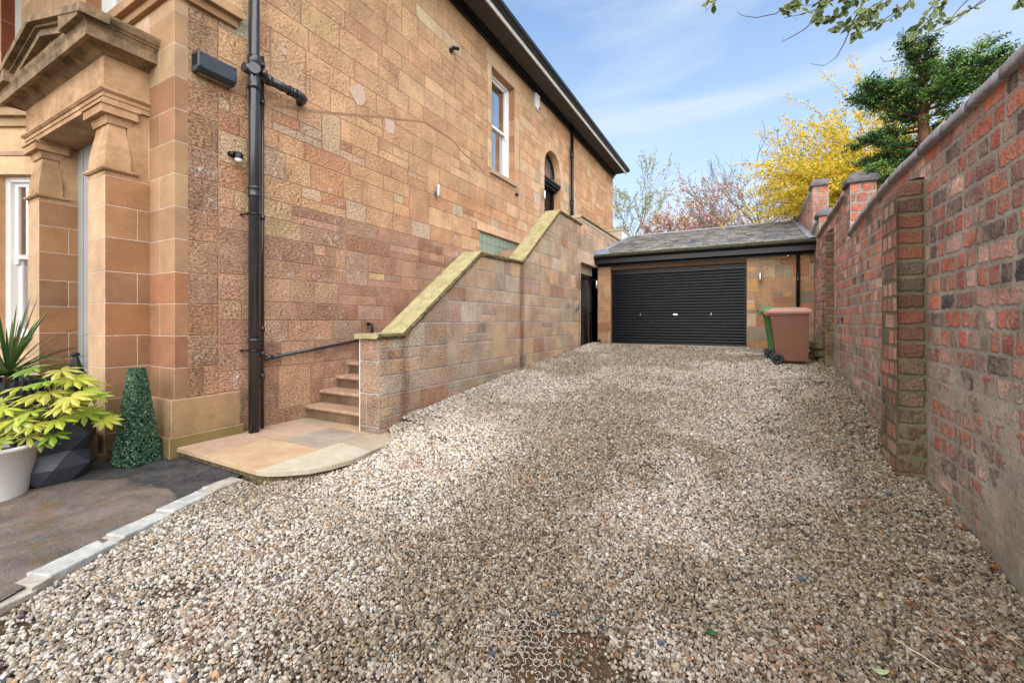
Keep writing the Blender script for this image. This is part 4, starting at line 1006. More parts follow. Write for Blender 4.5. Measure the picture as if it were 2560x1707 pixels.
# roller door: corrugated laths
mb = MB(); yd = GY+.15; n = 27; p = (DZ1-DZ0-.02)/n; vs_ = []
sec = [(0, .0), (.08, -.012), (.16, -.018), (.24, -.012), (.32, .0), (.62, .004), (.92, .0)]
pts = [(DZ0+.02+(i+a)*p, b) for i in range(n) for a, b in sec]+[(DZ1, 0)]
for z, b in pts: vs_ += [(DX0, yd+b, z), (DX1, yd+b, z)]
mb.poly(vs_, [(2*i, 2*i+1, 2*i+3, 2*i+2) for i in range(len(pts)-1)])
t = NT('black_roller_steel'); nn = t.noise(t.scale(t.pos(), (1, 1, 14)), 2.5, 4, .6); t.fin((.003, .0035, .005, 1), t.mr(nn.outputs[0], .3, .7, .24, .42), 0, .28); m_roll = t.m
rd = mb.build('roller_door', m_roll, gar)
mb = MB(); mb.box(-1.66, -1.55, yd-.035, yd-.018, 1.80, 1.84); mb.box(-1.625, -1.585, yd-.05, yd-.03, 1.81, 1.83); mb.build('door_handle', m_steel, rd)
for x in (-2.52, -.74): mb = MB(); mb.box(x-.006, x+.006, yd-.03, yd-.018, 1.80, 1.85); mb.build('locking_pin', m_steel, rd)
mb = MB(); mb.box(DX0, DX1, yd-.03, yd+.0, DZ0, DZ0+.022); mb.build('bottom_rail', m_steel, rd)
mb = MB(); mb.box(DX0+.001, DX0+.03, yd-.03, yd+.03, DZ0, DZ1); mb.box(DX1-.03, DX1-.001, yd-.03, yd+.03, DZ0, DZ1); mb.box(DX0, DX1, yd-.01, yd+.2, DZ1-.12, DZ1-.002); mb.build('guide_rail', m_black, gar)
mb = MB(); mb.box(-4.0, 1.4, GY+.32, 18.4, .98, 1.0); mb.build('floor', m_dk, gar)
# roof
RX0, RX1, RY0, RZ0, RY1, RZ1 = PX+.001, WX-.003, 11.56, 3.47, 15.5, 4.66
g = (RZ1-RZ0)/(RY1-RY0); ln = math.hypot(RY1-RY0, RZ1-RZ0); an = math.atan(g)
mb = MB(); mb.poly([(RX0, RY0, RZ0-.02), (RX1, RY0, RZ0-.02), (RX1, RY1, RZ1-.02), (RX0, RY1, RZ1-.02), (RX1, 19.3, RZ0-.02), (RX0, 19.3, RZ0-.02)], [(0, 1, 2, 3), (3, 2, 4, 5)], 0, (.03, .03, .03, 1))
s = 0.; row = 0; sp = .235
pal_s = [(158, 158, 154), (148, 149, 147), (168, 166, 160), (138, 140, 140), (152, 149, 140), (176, 173, 164), (128, 129, 130)]
while s < ln-.03:
    x = RX0+.10-rng.uniform(0, .12); L_ = sp*1.5
    while x < RX1-.14:
        wd = rng.uniform(.13, .27)*(1.1-.25*s/ln); j = rng.uniform(-.012, .012); c = lin(*rng.choice(pal_s), 1.35*rng.uniform(.80, 1.15))
        if rng.random() < .06: c = lin(150, 146, 106, .75)
        x1 = min(x+wd, RX1-.1); M = Matrix.Translation((0, RY0, RZ0)) @ Matrix.Rotation(an, 4, 'X')
        s0 = s+j; s1 = s+L_; th = .022; lift = .026
        v = [M @ Vector(q) for q in ((x+.004, s0, lift+th), (x1-.004, s0+rng.uniform(-.008, .008), lift+th), (x1-.004, s1, .008), (x+.004, s1, .008), (x+.004, s0, lift-.004), (x1-.004, s0, lift-.004))]
        mb.poly([tuple(q) for q in v], [(0, 1, 2, 3)], 0, c); mb.poly([tuple(q) for q in v], [(4, 5, 1, 0), (4, 0, 3), (1, 5, 2)], 0, tuple(q*.4 for q in c)); x = x1  # edge faces darkened to imitate shadow lines between the slate courses
    s += sp; sp = max(.12, sp*.965); row += 1
mb.build('slate_roof', m_slate, gar)
mb = MB(); mb.prism([(RY1-.14, RZ1-.03), (RY1+.14, RZ1-.03), (RY1+.07, RZ1+.035), (RY1, RZ1+.06), (RY1-.07, RZ1+.035)], lambda u, v: (RX1, u, v), lambda u, v: (RX0, u, v))
for x in (-2.6, -1.5, -.4, .6): mb.box(x-.01, x+.01, RY1-.08, RY1+.08, RZ1+.03, RZ1+.07)
mb.build('ridge', m_lead, gar)
mb = MB()
def rs_(x0, x1, y0, y1, h): mb.poly([(x0, y0, RZ0+g*(y0-RY0)+h), (x1, y0, RZ0+g*(y0-RY0)+h), (x1, y1, RZ0+g*(y1-RY0)+h), (x0, y1, RZ0+g*(y1-RY0)+h)], [(0, 1, 2, 3)])
rs_(RX0, RX0+.16, RY0, RY1, .045); mb.box(RX0, RX0+.35, RY0-.03, RY0+.2, RZ0+.0, RZ0+.16); mb.build('flashing', m_lead, gar)
mb = MB(); rs_(RX1-.13, RX1, RY0, RY1, .045); mb.build('flashing', m_lead, gar)
m_mossy = coping_mat('mossy_slate_edge', lin(112, 112, 66, .5), lin(60, 62, 58, .5), 9., .01, .8)
mb = MB(); mb.box(RX0, RX1, RY0-.03, RY0+.05, RZ0-.035, RZ0+.016); mb.build('mossy_eaves_course', m_mossy, gar)
mb = MB(); mb.box(RX0-.0, RX1, GY-.30, GY-.27, 3.24, 3.43); mb.box(RX0, RX1, GY-.27, GY+.0, 3.30, 3.34); mb.box(-3.9, RX1, GY-.02, GY-.001, 3.18, 3.30)
mb.build('fascia', m_black, gar)
mb = MB(); prof = [(math.cos(t_)*.06, math.sin(t_)*.06) for t_ in [math.pi+math.pi*k/10 for k in range(11)]]; prof += [(a*.88, b*.88) for a, b in prof[::-1]]
mb.prism(prof, lambda u, v: (RX1, GY-.365+u, 3.43+v), lambda u, v: (RX0-.02, GY-.365+u, 3.43+v))
mb.build('gutter', m_black, gar)

# iron gate in the passage opening under the terrace
gate = empty('iron_gate', (-3.9, 11.15, .93), 'tall narrow black iron bar gate beside the garage', 'gate')
mb = MB(); gx = -3.86
mb.box(gx-.02, gx+.02, 10.5, 11.86, .97, 1.0); mb.box(gx-.02, gx+.02, 10.5, 11.86, 2.84, 2.88); mb.box(gx-.02, gx+.02, 10.5, 11.86, 1.84, 1.87)
mb.box(gx-.02, gx+.02, 10.5, 10.54, .97, 2.88); mb.box(gx-.02, gx+.02, 11.82, 11.86, .97, 2.88); mb.build('gate_frame', m_black, gate)
for i in range(12):
    mb = MB(); y = 10.6+i*.105; mb.tube([(gx, y, 1.), (gx, y, 2.86)], .009, 6); mb.build('bar', m_black, gate)
mb = MB(); mb.box(gx-.06, gx+.14, 10.46, 11.9, .90, .965); mb.build('sill_rail', m_black, gate)
mb = MB(); mb.box(gx+.02, gx+.12, 11.84, 11.87, 2.80, 2.85); mb.build('hinge_bracket', m_black, gate)
mb = MB(); mb.box(-4.12, -4.09, 10.4, 11.95, .6, 3.0); mb.build('passage_shade_panel', m_soffit, gate)  # dark panel standing in for the shade of the passage behind the gate

# ---------------------------------------------------------------- brick boundary wall
bw = empty('brick_boundary_wall', (WX, 6, .3), 'old red brick boundary wall with rounded clay copings down the right side of the drive', 'wall')
bp_ = [(4, (176, 94, 74)), (3, (160, 88, 72)), (2.8, (194, 108, 80)), (3.2, (184, 130, 114)), (1.8, (140, 94, 82)), (1.6, (104, 82, 78)), (.8, (74, 66, 68)), (.7, (206, 108, 72)), (1.8, (204, 160, 142)), (1.4, (160, 126, 106))]
def bcol(u, v, w_, h_): return (*pal(rng, bp_, .10, 1.15), rng.uniform(.05, 1))
def bricks(u0, u1, v0, v1, ro=0):
    out = []; v = v0; i = ro
    while v < v1:
        h = rng.uniform(.138, .152); u = u0-rng.uniform(0, .3); hd = (i % 3 == 2)
        while u < u1:
            w_ = rng.uniform(.145, .165) if (hd or rng.random() < .25) else rng.uniform(.28, .32)
            out.append((max(u, u0), min(u+w_, u1), v, v+h)) if min(u+w_, u1)-max(u, u0) > .02 else None; u += w_
        v += h; i += 1
    return out
top1 = [(-3.5, 3.15), (5.9, 3.15), (6.6, 3.11), (7.4, 3.04), (8.1, 2.95)]
top2 = [(8.42, 3.66), (8.7, 3.62), (9.4, 3.58), (10.3, 3.53), (11.15, 3.44)]
top3 = [(11.42, 3.80), (12.1, 3.72)]; top4 = [(12.42, 4.70), (15.3, 4.66)]; top5 = [(15.6, 4.9), (17.5, 4.85), (22, 4.8)]
pcs = []
for tp in (top1, top2, top3, top4, top5):
    for (a, za), (b, zb) in zip(tp[:-1], tp[1:]): pcs.append([(a, -1.), (b, -1.), (b, zb), (a, za)])
pcs += [rect(8.1, 8.42, -1, 3.72), rect(11.15, 11.42, -1, 3.88), rect(12.1, 12.42, -1, 4.78), rect(15.3, 15.6, -1, 5.0)]
mb = MB(); skin(mb, bricks(-3.5, 22, -1., 5.1), pcs, fX(WX, -1), bcol, flip=True); solid(mb, pcs, fX(WX, -1), .30, (*lin(150, 84, 68, .8), .5), flip=True)
WT_ = 1.72
for (y, z0, z1) in ((8.1, 2.7, 3.72), (11.15, 3.3, 3.88), (12.1, 3.6, 4.78), (15.3, 4.5, 5.0)):
    skin(mb, [(a, b, c, d) for a, b, c, d in bricks(WX, WT_, z0, z1)], [rect(WX, WT_, z0, z1)], fY(y-.002), lambda *a: (*pal(rng, bp_[:3], .08, 1.15), rng.random()))
mb.build('brickwork', m_brick, bw)
def cope(path, x0=WX-.045, x1=WX+.345, h=.10, seg=.38):
    pts = []; 
    for (a, za), (b, zb) in zip(path[:-1], path[1:]):
        n = max(1, round((b-a)/.09))
        for i in range(n): pts.append((a+(b-a)*i/n, za+(zb-za)*i/n))
    pts.append(path[-1]); mb = MB(); n = 12; run = []; acc = 0; r = random.Random(3)
    def flush(run):
        if len(run) < 2: return
        dz = r.uniform(-.006, .006); dx = r.uniform(-.008, .008); vs_ = []
        for y, z in run:
            for k in range(n+1):
                t_ = math.pi*k/n; cx = (x0+x1)/2+dx; rx = (x1-x0)/2
                vs_.append((cx-rx*math.copysign(abs(math.cos(t_))**.75, math.cos(t_)), y, z+dz+.012+h*math.sin(t_)**.8))
            vs_ += [(x1+dx, y, z+dz-.022), (x0+dx, y, z+dz-.022)]
        m = n+3; fs = [(i*m+j, i*m+(j+1) % m, (i+1)*m+(j+1) % m, (i+1)*m+j) for i in range(len(run)-1) for j in range(m)]+[tuple(range(m))[::-1], tuple((len(run)-1)*m+j for j in range(m))]
        fs = [f[::-1] for f in fs]
        mb.poly(vs_, fs, 0, None, True)
    for i, p_ in enumerate(pts):
        run.append(p_)
        if i+1 < len(pts): acc += pts[i+1][0]-p_[0]
        if acc > seg: run.append((pts[i+1][0]-.006, pts[i+1][1])); flush(run); run = []; acc = 0
    flush(run); return mb
for tp in (top1, top2, top3, top4, top5): cope(tp).build('coping', m_bcope, bw)
for (y, z, mm) in ((8.1, 3.72, m_bcapd), (11.15, 3.88, m_bcapd), (12.1, 4.78, m_bcapd), (15.3, 5.0, m_bcapd)):
    mb = MB(); x0, x1, y0, y1 = WX-.05, WT_+.05, y-.05, y+.37; lev = []
    for q in range(9):
        t_ = q/8*math.pi/2; i = .19*(1-math.cos(t_)); lev.append((x0+i, x1-i, y0+i*.9, y1-i*.9, z+.025+.17*math.sin(t_)**.8))
    loft(mb, [(x0, x1, y0, y1, z)]+lev); mb.sm = [True]*len(mb.f); mb.build('pier_cap', mm, bw, .02)
def buttress(x0, y0, y1, z1, lean=.0):
    mb = MB(); f1 = lambda u, v, w: (u, y0+lean*max(0, v)-w, v); f2 = lambda u, v, w: (x0, u, v)
    dk = [(3, (126, 88, 68)), (2, (108, 80, 64)), (2, (144, 90, 68)), (1.4, (134, 110, 84)), (1, (64, 50, 44)), (1, (112, 100, 78))]
    b = []; v = -.6
    while v < z1: h = .145+rng.uniform(-.006, .008); b.append((x0, WX-.0, v, v+h)); v += h
    skin(mb, b, [[(x0, -.6), (WX, -.6), (WX, z1+.03), (x0+.12, z1+.02), (x0+.06, z1-.01), (x0+.02, z1-.06), (x0, z1-.14)]], f1, lambda *a: (*pal(rng, dk, .08, .85), rng.uniform(.05, 1)))
    skin(mb, bricks(y0, y1, -.6, z1-.08), [rect(y0, y1, -.6, z1-.14)], f2, lambda *a: (*pal(rng, [(3, (176, 116, 96)), (2, (186, 146, 124)), (1, (110, 90, 80))], .08, 1.0), rng.uniform(.05, 1)), flip=True)
    hp = [(x0, z1-.14), (x0+.02, z1-.06), (x0+.06, z1-.01), (x0+.12, z1+.02), (WX, z1+.03)]
    for (xa, za), (xb, zb) in zip(hp[:-1], hp[1:]): mb.poly([(xa, y0+lean*za, za), (xa, y1, za), (xb, y1, zb), (xb, y0+lean*zb, zb)], [(0, 1, 2, 3)], 0, (*lin(140, 104, 84, .7), .5))
    mb.face([(x0, y1, -.6), (WX, y1, -.6), (WX, y1, z1), (x0, y1, z1-.14)], 0, (*lin(120, 84, 66, .8), .5), [(0, 0)]*4, (5, 5))
    mb.build('buttress', m_butt, bw)
m_butt = masonry('mossy_buttress_brick', lin(128, 120, 92, .6), gap=.015, rnd=.016, warp=.018, edge=.007, relief=.010, tool=.006, tscale=(60, 60), tdark=.3, lowvar=.3,
                 smear=(.0, 2.4, .47, .74), mbump=.006, moss=[(-.1, 1.2, .42, lin(104, 98, 66, .55)), (0, 4., .14, lin(100, 100, 52, .5))])
buttress(1.20, 4.98, 5.46, 2.9, .03); buttress(1.281, 9.4, 9.75, 3.28)
mb = MB(); r = random.Random(2)
for i in range(7): mb.lathe([(0, 0), (.16*r.uniform(.6, 1), .02), (.14, .12), (0, .2)], (1.3+r.uniform(-.12, .05), 9.9+r.uniform(-.2, .3), .82+i*.05), 7, 0, None, False)
mb.build('rubble_heap', m_rough, None, 0, 'small heap of mossy rubble in the corner behind the brown bin', 'rubble heap')

# ---------------------------------------------------------------- pipes and fittings on the house
sp_ = empty('soil_pipe', (-5.05, 2.93, PZ), 'thick shiny black soil pipe with a side branch near the house corner', 'drainpipe')
mb = MB(); mb.tube([(-5.05, 2.93, PZ), (-5.05, 2.93, 8.1)], .058, 20); mb.build('pipe', m_pvc, sp_)
def collar(mb, z, r=.066, h=.11, x=-5.05, y=2.93): mb.lathe([(.055, z-h/2), (r, z-h/2), (r, z-h/2+.02), (r*.97, z-h/2+.03), (r*.97, z+h/2-.03), (r*1.07, z+h/2-.02), (r*1.07, z+h/2), (.055, z+h/2)], (x, y, 0), 20)
for z in (1.42, 3.16): mb = MB(); collar(mb, z, h=.12 if z > 2 else .04); mb.build('pipe_collar', m_pvc, sp_)
mb = MB(); mb.lathe([(.05, 4.36), (.070, 4.36), (.070, 4.40), (.065, 4.41), (.066, 4.5), (.066, 4.66), (.072, 4.67), (.075, 4.74), (.052, 4.75)], (-5.05, 2.93, 0), 22)
mb.tube([(-5.05, 2.93, 4.57), (-4.96, 2.88, 4.57)], .062, 18); mb.lathe([(.0, .0), (.058, .0), (.062, .012), (.062, .05)], (0, 0, 0), 18, ax='x')
mb.tube([(-5.05, 2.93, 4.57), (-5.05, 3.11, 4.56)], .060, 18); mb.tube([(-5.0, 2.98, 4.57), (-4.95, 3.03, 4.57)], .034, 14)
mb.tube([(-5.05, 2.81, 4.57), (-5.05, 2.93, 4.57)], .057, 18)
mb.build('branch_junction', m_pvc, sp_)
mb = MB(); mb.tube([(-5.05, 3.08, 4.56), (-5.05, 3.50, 4.56)], .05, 18)
for y0, y1, rr in ((3.07, 3.13, .062), (3.36, 3.39, .062), (3.40, 3.45, .058), (3.46, 3.50, .060), (3.27, 3.285, .056)): mb.tube([(-5.05, y0, 4.56), (-5.05, y1, 4.56)], rr, 18)
mb.tube([(-5.05, 3.48, 4.56), (-5.055, 3.54, 4.56), (-5.08, 3.585, 4.56), (-5.13, 3.61, 4.56), (-5.22, 3.615, 4.56)], .054, 18); mb.build('branch_pipe', m_pvc, sp_)
mb = MB()
for z in (1.3, 2.9): mb.tube([(-5.21, 2.86, z), (-5.10, 2.88, z)], .012, 8); mb.tube([(-5.05, 2.93, z-.012), (-5.05, 2.93, z+.012)], .062, 18)
mb.build('pipe_bracket', m_black, sp_)
s2 = empty('waste_pipe', (-5.13, 3.08, PZ), 'thin black waste pipe behind the soil pipe with a handrail-high run towards the stair', 'drainpipe')
mb = MB(); mb.tube([(-5.13, 3.075, PZ), (-5.13, 3.075, 4.85)], .021, 10)
for z in (.98, 1.25, 1.55, 2.9, 4.3, 4.75): mb.tube([(-5.13, 3.075, z-.03), (-5.13, 3.075, z+.03)], .029, 10)
mb.build('pipe', m_pvc, s2)
mb = MB(); mb.tube([(-5.13, 3.075, 1.19), (-5.13, 3.9, 1.275), (-5.13, 4.9, 1.40)], .022, 10); mb.tube([(-5.13, 3.12, 1.195), (-5.13, 3.2, 1.203)], .03, 10)
mb.build('sloping_pipe', m_pvc, s2)
mb = MB(); mb.tube([(-5.1, 4.78, 1.15), (-5.1, 4.78, 1.56), (-5.11, 4.78, 1.59), (-5.16, 4.78, 1.60), (-5.2, 4.78, 1.60)], .024, 10)
mb.build('vent_pipe', m_black, None, 0, 'short black pipe end on the house wall above the low end of the stair coping', 'pipe')
def downpipe(name, x, y, z0, z1, r, zs_, label, ext=None):
    e = empty(name, (x, y, z0), label, 'drainpipe'); mb = MB(); mb.tube([(x, y, z0), (x, y, z1)] if not ext else [(x, y, z0), (x, y, z1)]+ext, r, 14); mb.build('pipe', m_black, e)
    for z in zs_: mb = MB(); mb.lathe([(r, z-.1), (r*1.25, z-.1), (r*1.25, z-.07), (r*1.12, z-.06), (r*1.12, z+.06), (r*1.3, z+.08), (r*1.3, z+.1), (r, z+.1)], (x, y, 0), 14); mb.build('pipe_collar', m_black, e)
downpipe('downpipe', HX+.10, 13.58, 3.4, 8.24, .055, (4.55, 5.62, 7.25), 'black cast iron downpipe on the house wall right of the arched door')
downpipe('downpipe', 1.10, GY-.07, .9, 3.30, .036, (2.66,), 'black downpipe on the garage wall above the bins', [(1.10, GY-.12, 3.36), (1.10, GY-.36, 3.40)])

# floodlight
fl = empty('floodlight', (HX, 2.56, 4.3), 'long dark grey rectangular floodlight on the corner of the house beside the soil pipe', 'floodlight')
m_fl = plain('slate_grey_casting', (.035, .042, .052), .42, 0, .15, 12, 0, .5)
mb = MB(); y0, y1 = 2.35, 2.74
sec = [(.0, 4.32), (.09, 4.31), (.15, 4.345), (.155, 4.50), (.12, 4.525), (.0, 4.525)]
mb.prism(sec, lambda u, v: (HX+u, y1, v), lambda u, v: (HX+u, y0, v)); mb.build('housing', m_fl, fl, .008)
mb = MB()
for k in range(6): mb.box(HX+.03, HX+.12, y0-.006, y0, 4.375+k*.02, 4.384+k*.02)
mb.build('cooling_slots', m_dk, fl)
mb = MB(); mb.poly([(HX+.02, y0+.03, 4.312), (HX+.088, y0+.03, 4.303), (HX+.088, y1-.03, 4.303), (HX+.02, y1-.03, 4.312)], [(3, 2, 1, 0)]); mb.build('lens', m_flag['grey'], fl)
mb = MB()
for yy in (y0+.03, y1-.03):
    for zz in (4.365, 4.485): mb.tube([(HX+.15, yy, zz), (HX+.160, yy, zz)], .007, 8)
mb.build('screws', m_dk, fl)
sl = empty('sensor_lamp', (HX, 2.79, 3.54), 'small black dome lamp with white lens left of the soil pipe', 'lamp')
mb = MB(); mb.tube([(HX-.01, 2.74, 3.57), (HX+.05, 2.77, 3.57)], .032, 12); mb.lathe([(.0, .06), (.03, .055), (.045, .035), (.048, .0), (.048, -.02)], (HX+.07, 2.80, 3.54), 16); mb.build('housing', m_black, sl)
mb = MB(); mb.lathe([(.042, -.02), (.038, -.045), (.02, -.058), (0, -.06)], (HX+.07, 2.80, 3.54), 16); mb.build('lens', m_white, sl)
al = empty('alarm_box', (HX, 10.95, 7.9), 'white burglar alarm box with a red corner high on the house wall under the eaves', 'alarm box')
mb = MB(); mb.prism([(-.13, -.22), (.1, -.26), (.13, -.2), (.13, .22), (-.13, .22)], lambda u, v: (HX, 10.95+u, 7.88+v), lambda u, v: (HX+.07, 10.95+u, 7.88+v)); mb.build('cover', m_white, al, .01)
mb = MB(); mb.prism([(.04, -.24), (.1, -.255), (.125, -.2), (.125, -.14), (.05, -.14)], lambda u, v: (HX+.068, 10.95+u, 7.88+v), lambda u, v: (HX+.074, 10.95+u, 7.88+v)); mb.build('red_lens', plain('red_plastic', (.45, .01, .02), .3), al)
sc = empty('security_camera', (HX, 6.95, 7.12), 'small black security camera high on the middle of the house wall', 'camera')
mb = MB(); mb.lathe([(.0, .0), (.05, .0), (.05, .03), (.0, .035)], (HX, 6.93, 7.1), 12, ax='x'); mb.tube([(HX+.03, 6.93, 7.1), (HX+.09, 6.97, 7.12)], .018, 8); mb.build('bracket', m_black, sc)
mb = MB(); mb.tube([(HX+.06, 6.93, 7.14), (HX+.12, 7.05, 7.16)], .034, 12); mb.build('camera_body', m_black, sc)
def wall_light(x, y, z, d, label, grp='steel up and down wall lights'):
    e = empty('wall_light', (x, y, z), label, 'wall light', grp); dx, dy = d
    mb = MB(); mb.lathe([(.0, -.115), (.030, -.115), (.032, -.11), (.032, .11), (.030, .115), (0, .115)], (x+dx*.085, y+dy*.085, z), 16); mb.build('cylinder', m_steel, e)
    mb = MB(); a, b = (-dy*.03, dx*.03); mb.box(min(x, x+dx*.03, x-abs(b)*0)-abs(a), max(x, x+dx*.03)+abs(a), min(y, y+dy*.03)-abs(b), max(y, y+dy*.03)+abs(b), z-.045, z+.045); mb.tube([(x, y, z), (x+dx*.085, y+dy*.085, z)], .015, 8); mb.build('bracket', m_steel, e)
wall_light(HX, 6.44, 4.13, (1, 0), 'steel cylinder wall light alone on the house wall left of the sash window')
wall_light(HX, 11.36, 5.33, (1, 0), 'steel cylinder wall light left of the arched door')
wall_light(HX, 13.33, 5.0, (1, 0), 'steel cylinder wall light between the arched door and the downpipe')
wall_light(-3.70, GY, 2.68, (0, -1), 'steel wall light on the narrow pier between iron gate and roller door')
wall_light(.34, GY, 2.68, (0, -1), 'steel wall light on the garage wall right of the roller door')
mb = MB(); mb.lathe([(.0, .05), (.04, .045), (.05, .0), (.04, -.04), (0, -.05)], (.91, GY-.06, 3.17), 14); mb.tube([(.91, GY, 3.2), (.91, GY-.05, 3.19)], .03, 10)
mb.build('security_light', m_steel, None, 0, 'small round steel security light under the garage gutter', 'light')
mb = MB(); mb.box(PX, PX+.05, 10.05, 10.15, 1.90, 2.05); mb.box(PX+.05, PX+.055, 10.07, 10.13, 1.94, 2.03)
mb.build('keypad_box', m_steel, None, .006, 'small grey intercom box on the parapet wall beside the iron gate', 'intercom')
mb = MB(); mb.tube([(HX-.02, 9.72, 4.93), (HX+.07, 9.74, 4.91)], .035, 10); mb.build('overflow_pipe', m_black, None, 0, 'short black overflow pipe stub in the pale stones below the sash window', 'overflow pipe')
mb = MB(); mb.box(-3.66, -3.60, GY-.05, GY-.01, .98, 1.12); mb.build('boot_scraper', m_black, None, .01, 'small black iron post at the foot of the pier beside the roller door', 'door stop')

# ---------------------------------------------------------------- wheelie bins
def bin_(x, y, z, mat, mlid, label, name='wheelie_bin'):
    e = empty(name, (x+.35, y, z), label, 'wheelie bin', 'wheelie bins beside the garage')
    def bx(lv):      # levels (x0,x1,y0,y1,z)
        return [(x+a, x+b, y+c, y+d, z+h) for a, b, c, d, h in lv]
    mb = MB(); loft(mb, bx([(.15, .60, .09, .49, .045), (.125, .615, .075, .505, .07), (.03, .615, .025, .555, .80), (.01, .617, .015, .565, .90), (-.01, .625, .0, .58, .905), (-.01, .625, .0, .58, .955)]))
    mb.build('body', mat, e, .012)
    mb = MB()
    for a in (.06, .24, .42, .56): mb.box(x+a-.004, x+a+.004, y+.012, y+.045, z+.80, z+.905)
    mb.build('rim_ribs', mat, e)
    mb = MB(); loft(mb, bx([(-.04, .665, -.02, .60, .935), (-.045, .67, -.022, .602, .975), (-.02, .66, -.01, .59, 1.0), (.04, .60, .05, .53, 1.045), (.10, .5, .1, .48, 1.055)])); lid = mb.build('lid', mlid, e, .01)
    mb = MB(); mb.box(x+.50, x+.64, y+.06, y+.16, z+1.0, z+1.035); mb.build('lid_grip', mlid, lid, .006)
    mb = MB(); mb.tube([(x-.10, y+.02, z+.985), (x-.10, y+.56, z+.985)], .016, 10)
    for yy in (.04, .29, .54): mb.prism([(-.115, .99), (-.02, .90), (.0, .94), (-.04, 1.0), (-.10, 1.0)], lambda u, v, yy=yy: (x+u, y+yy+.02, z+v), lambda u, v, yy=yy: (x+u, y+yy-.02, z+v))
    mb.build('handle', mlid, e)
    for yy in (-.005, .585):
        c = (x+.13, y+yy, z+.10); sgn = -1 if yy < .2 else 1
        mb = MB(); mb.lathe([(.062, -.025), (.09, -.027), (.102, -.018), (.104, 0), (.102, .018), (.09, .027), (.062, .025)], c, 28, ax='y'); w_ = mb.build('wheel', m_blackm, e)
        mb = MB(); mb.lathe([(.0, sgn*.02), (.02, sgn*.02), (.024, sgn*.008), (.055, sgn*.006), (.066, sgn*.015)], c, 24, ax='y')
        for k in range(6):
            a = k*math.pi/3; mb.tube([(c[0]+.02*math.cos(a), c[1]+sgn*.014, c[2]+.02*math.sin(a)), (c[0]+.06*math.cos(a), c[1]+sgn*.014, c[2]+.06*math.sin(a))], .006, 6)
        mb.build('hub', m_black, w_)
    mb = MB(); mb.tube([(x+.13, y, z+.10), (x+.13, y+.58, z+.10)], .012, 8); mb.build('axle', m_black, e)
m_brown = plain('brown_bin_plastic', lin(120, 78, 54, .8), .5, 0, .08, 5, .0004); m_brownl = plain('brown_lid_plastic', lin(164, 118, 96, .8), .4, 0, .06, 5)
m_green = plain('green_bin_plastic', lin(62, 120, 56, .75), .5, 0, .08, 5); m_greenl = plain('green_lid_plastic', lin(58, 124, 66, .8), .4, 0, .06, 5)
bin_(.415, 9.3, .845, m_brown, m_brownl, 'brown wheelie bin with pinkish brown lid in front of the green bin')
bin_(.345, 9.98, .875, m_green, m_greenl, 'green wheelie bin half hidden behind the brown one')

# ---------------------------------------------------------------- plants by the porch
def leafcol(rng_, opts, k=1., j=.12): return (*pal(rng_, opts, j, k), 1.)
def palmate(mb, base, d, up, size, col, r, lobes=8):
    """fatsia leaf: fan of lobes round the stalk end; d = direction outward, up = leaf normal"""
    d = d.normalized(); s = d.cross(up).normalized(); up = s.cross(d).normalized(); pts = []
    n = lobes
    for i in range(n):
        a = (i-(n-1)/2)*(math.radians(262)/(n-1)); L_ = size*(1-.34*abs(i-(n-1)/2)/((n-1)/2))*r.uniform(.9, 1.08)
        dirv = d*math.cos(a)+s*math.sin(a); side = d*(-math.sin(a))+s*math.cos(a); wv = L_*.15
        tipd = -L_*.20; c0 = base; A = base+dirv*L_*.30-up*L_*.0; mid = base+dirv*L_*.68+up*(-L_*.05+.012*size)
        tip = base+dirv*L_+up*tipd
        l1, r1 = base+dirv*L_*.33-side*wv*.72, base+dirv*L_*.33+side*wv*.72; l2, r2 = base+dirv*L_*.66-side*wv-up*L_*.09, base+dirv*L_*.66+side*wv-up*L_*.09
        ridge = base+dirv*L_*.33+up*.012*size/.2*.2
        V = [tuple(q) for q in (c0, l1, l2, tip, r2, r1, mid, ridge)]
        c2 = tuple(min(1, q*1.16) for q in col[:3])+(1,)
        mb.poly(V, [(0, 1, 7), (1, 2, 6, 7), (2, 3, 6)], 0, col, False); mb.poly(V, [(0, 7, 5), (7, 6, 4, 5), (6, 3, 4)], 0, c2, False)
    # webbing between lobes
def fatsia(name, c, leaves, label, r, opts):
    e = empty(name, c, label, 'plant'); c = Vector(c)
    mb = MB(); top = c+Vector((0, 0, .34)); mb.tube([c, c+Vector((.01, .01, .18)), top], [.016, .013, .009], 8, 0, (*lin(120, 100, 60, .6), 1)); stem = mb
    lf = MB()
    for (dx, dy, dz, sz) in leaves:
        b = c+Vector((dx, dy, dz)); st = c+Vector((dx*.12, dy*.12, max(.05, dz*.55)))
        stem.tube([st, (st+b)/2+Vector((0, 0, .05)), b], [.0045, .004, .003], 5, 0, (*lin(150, 150, 70, .6), 1), False)
        d = Vector((dx, dy, .0)); d = d if d.length > .02 else Vector((r.uniform(-1, 1), r.uniform(-1, 1), 0)); d = d.normalized()+Vector((0, 0, -.18+r.uniform(-.1, .15)))
        up = Vector((.22+r.uniform(-.2, .2), -.35+r.uniform(-.2, .2), 1)); palmate(lf, b, d, up, sz, leafcol(r, opts, .62), r, r.choice((7, 8, 9)))
    stem.build('stem', m_bark, e); lf.build('leaves', m_leaf, e); return e
ylw = [(4, (206, 212, 60)), (3, (182, 200, 50)), (2, (214, 208, 84)), (2, (140, 176, 44))]
r = random.Random(11)
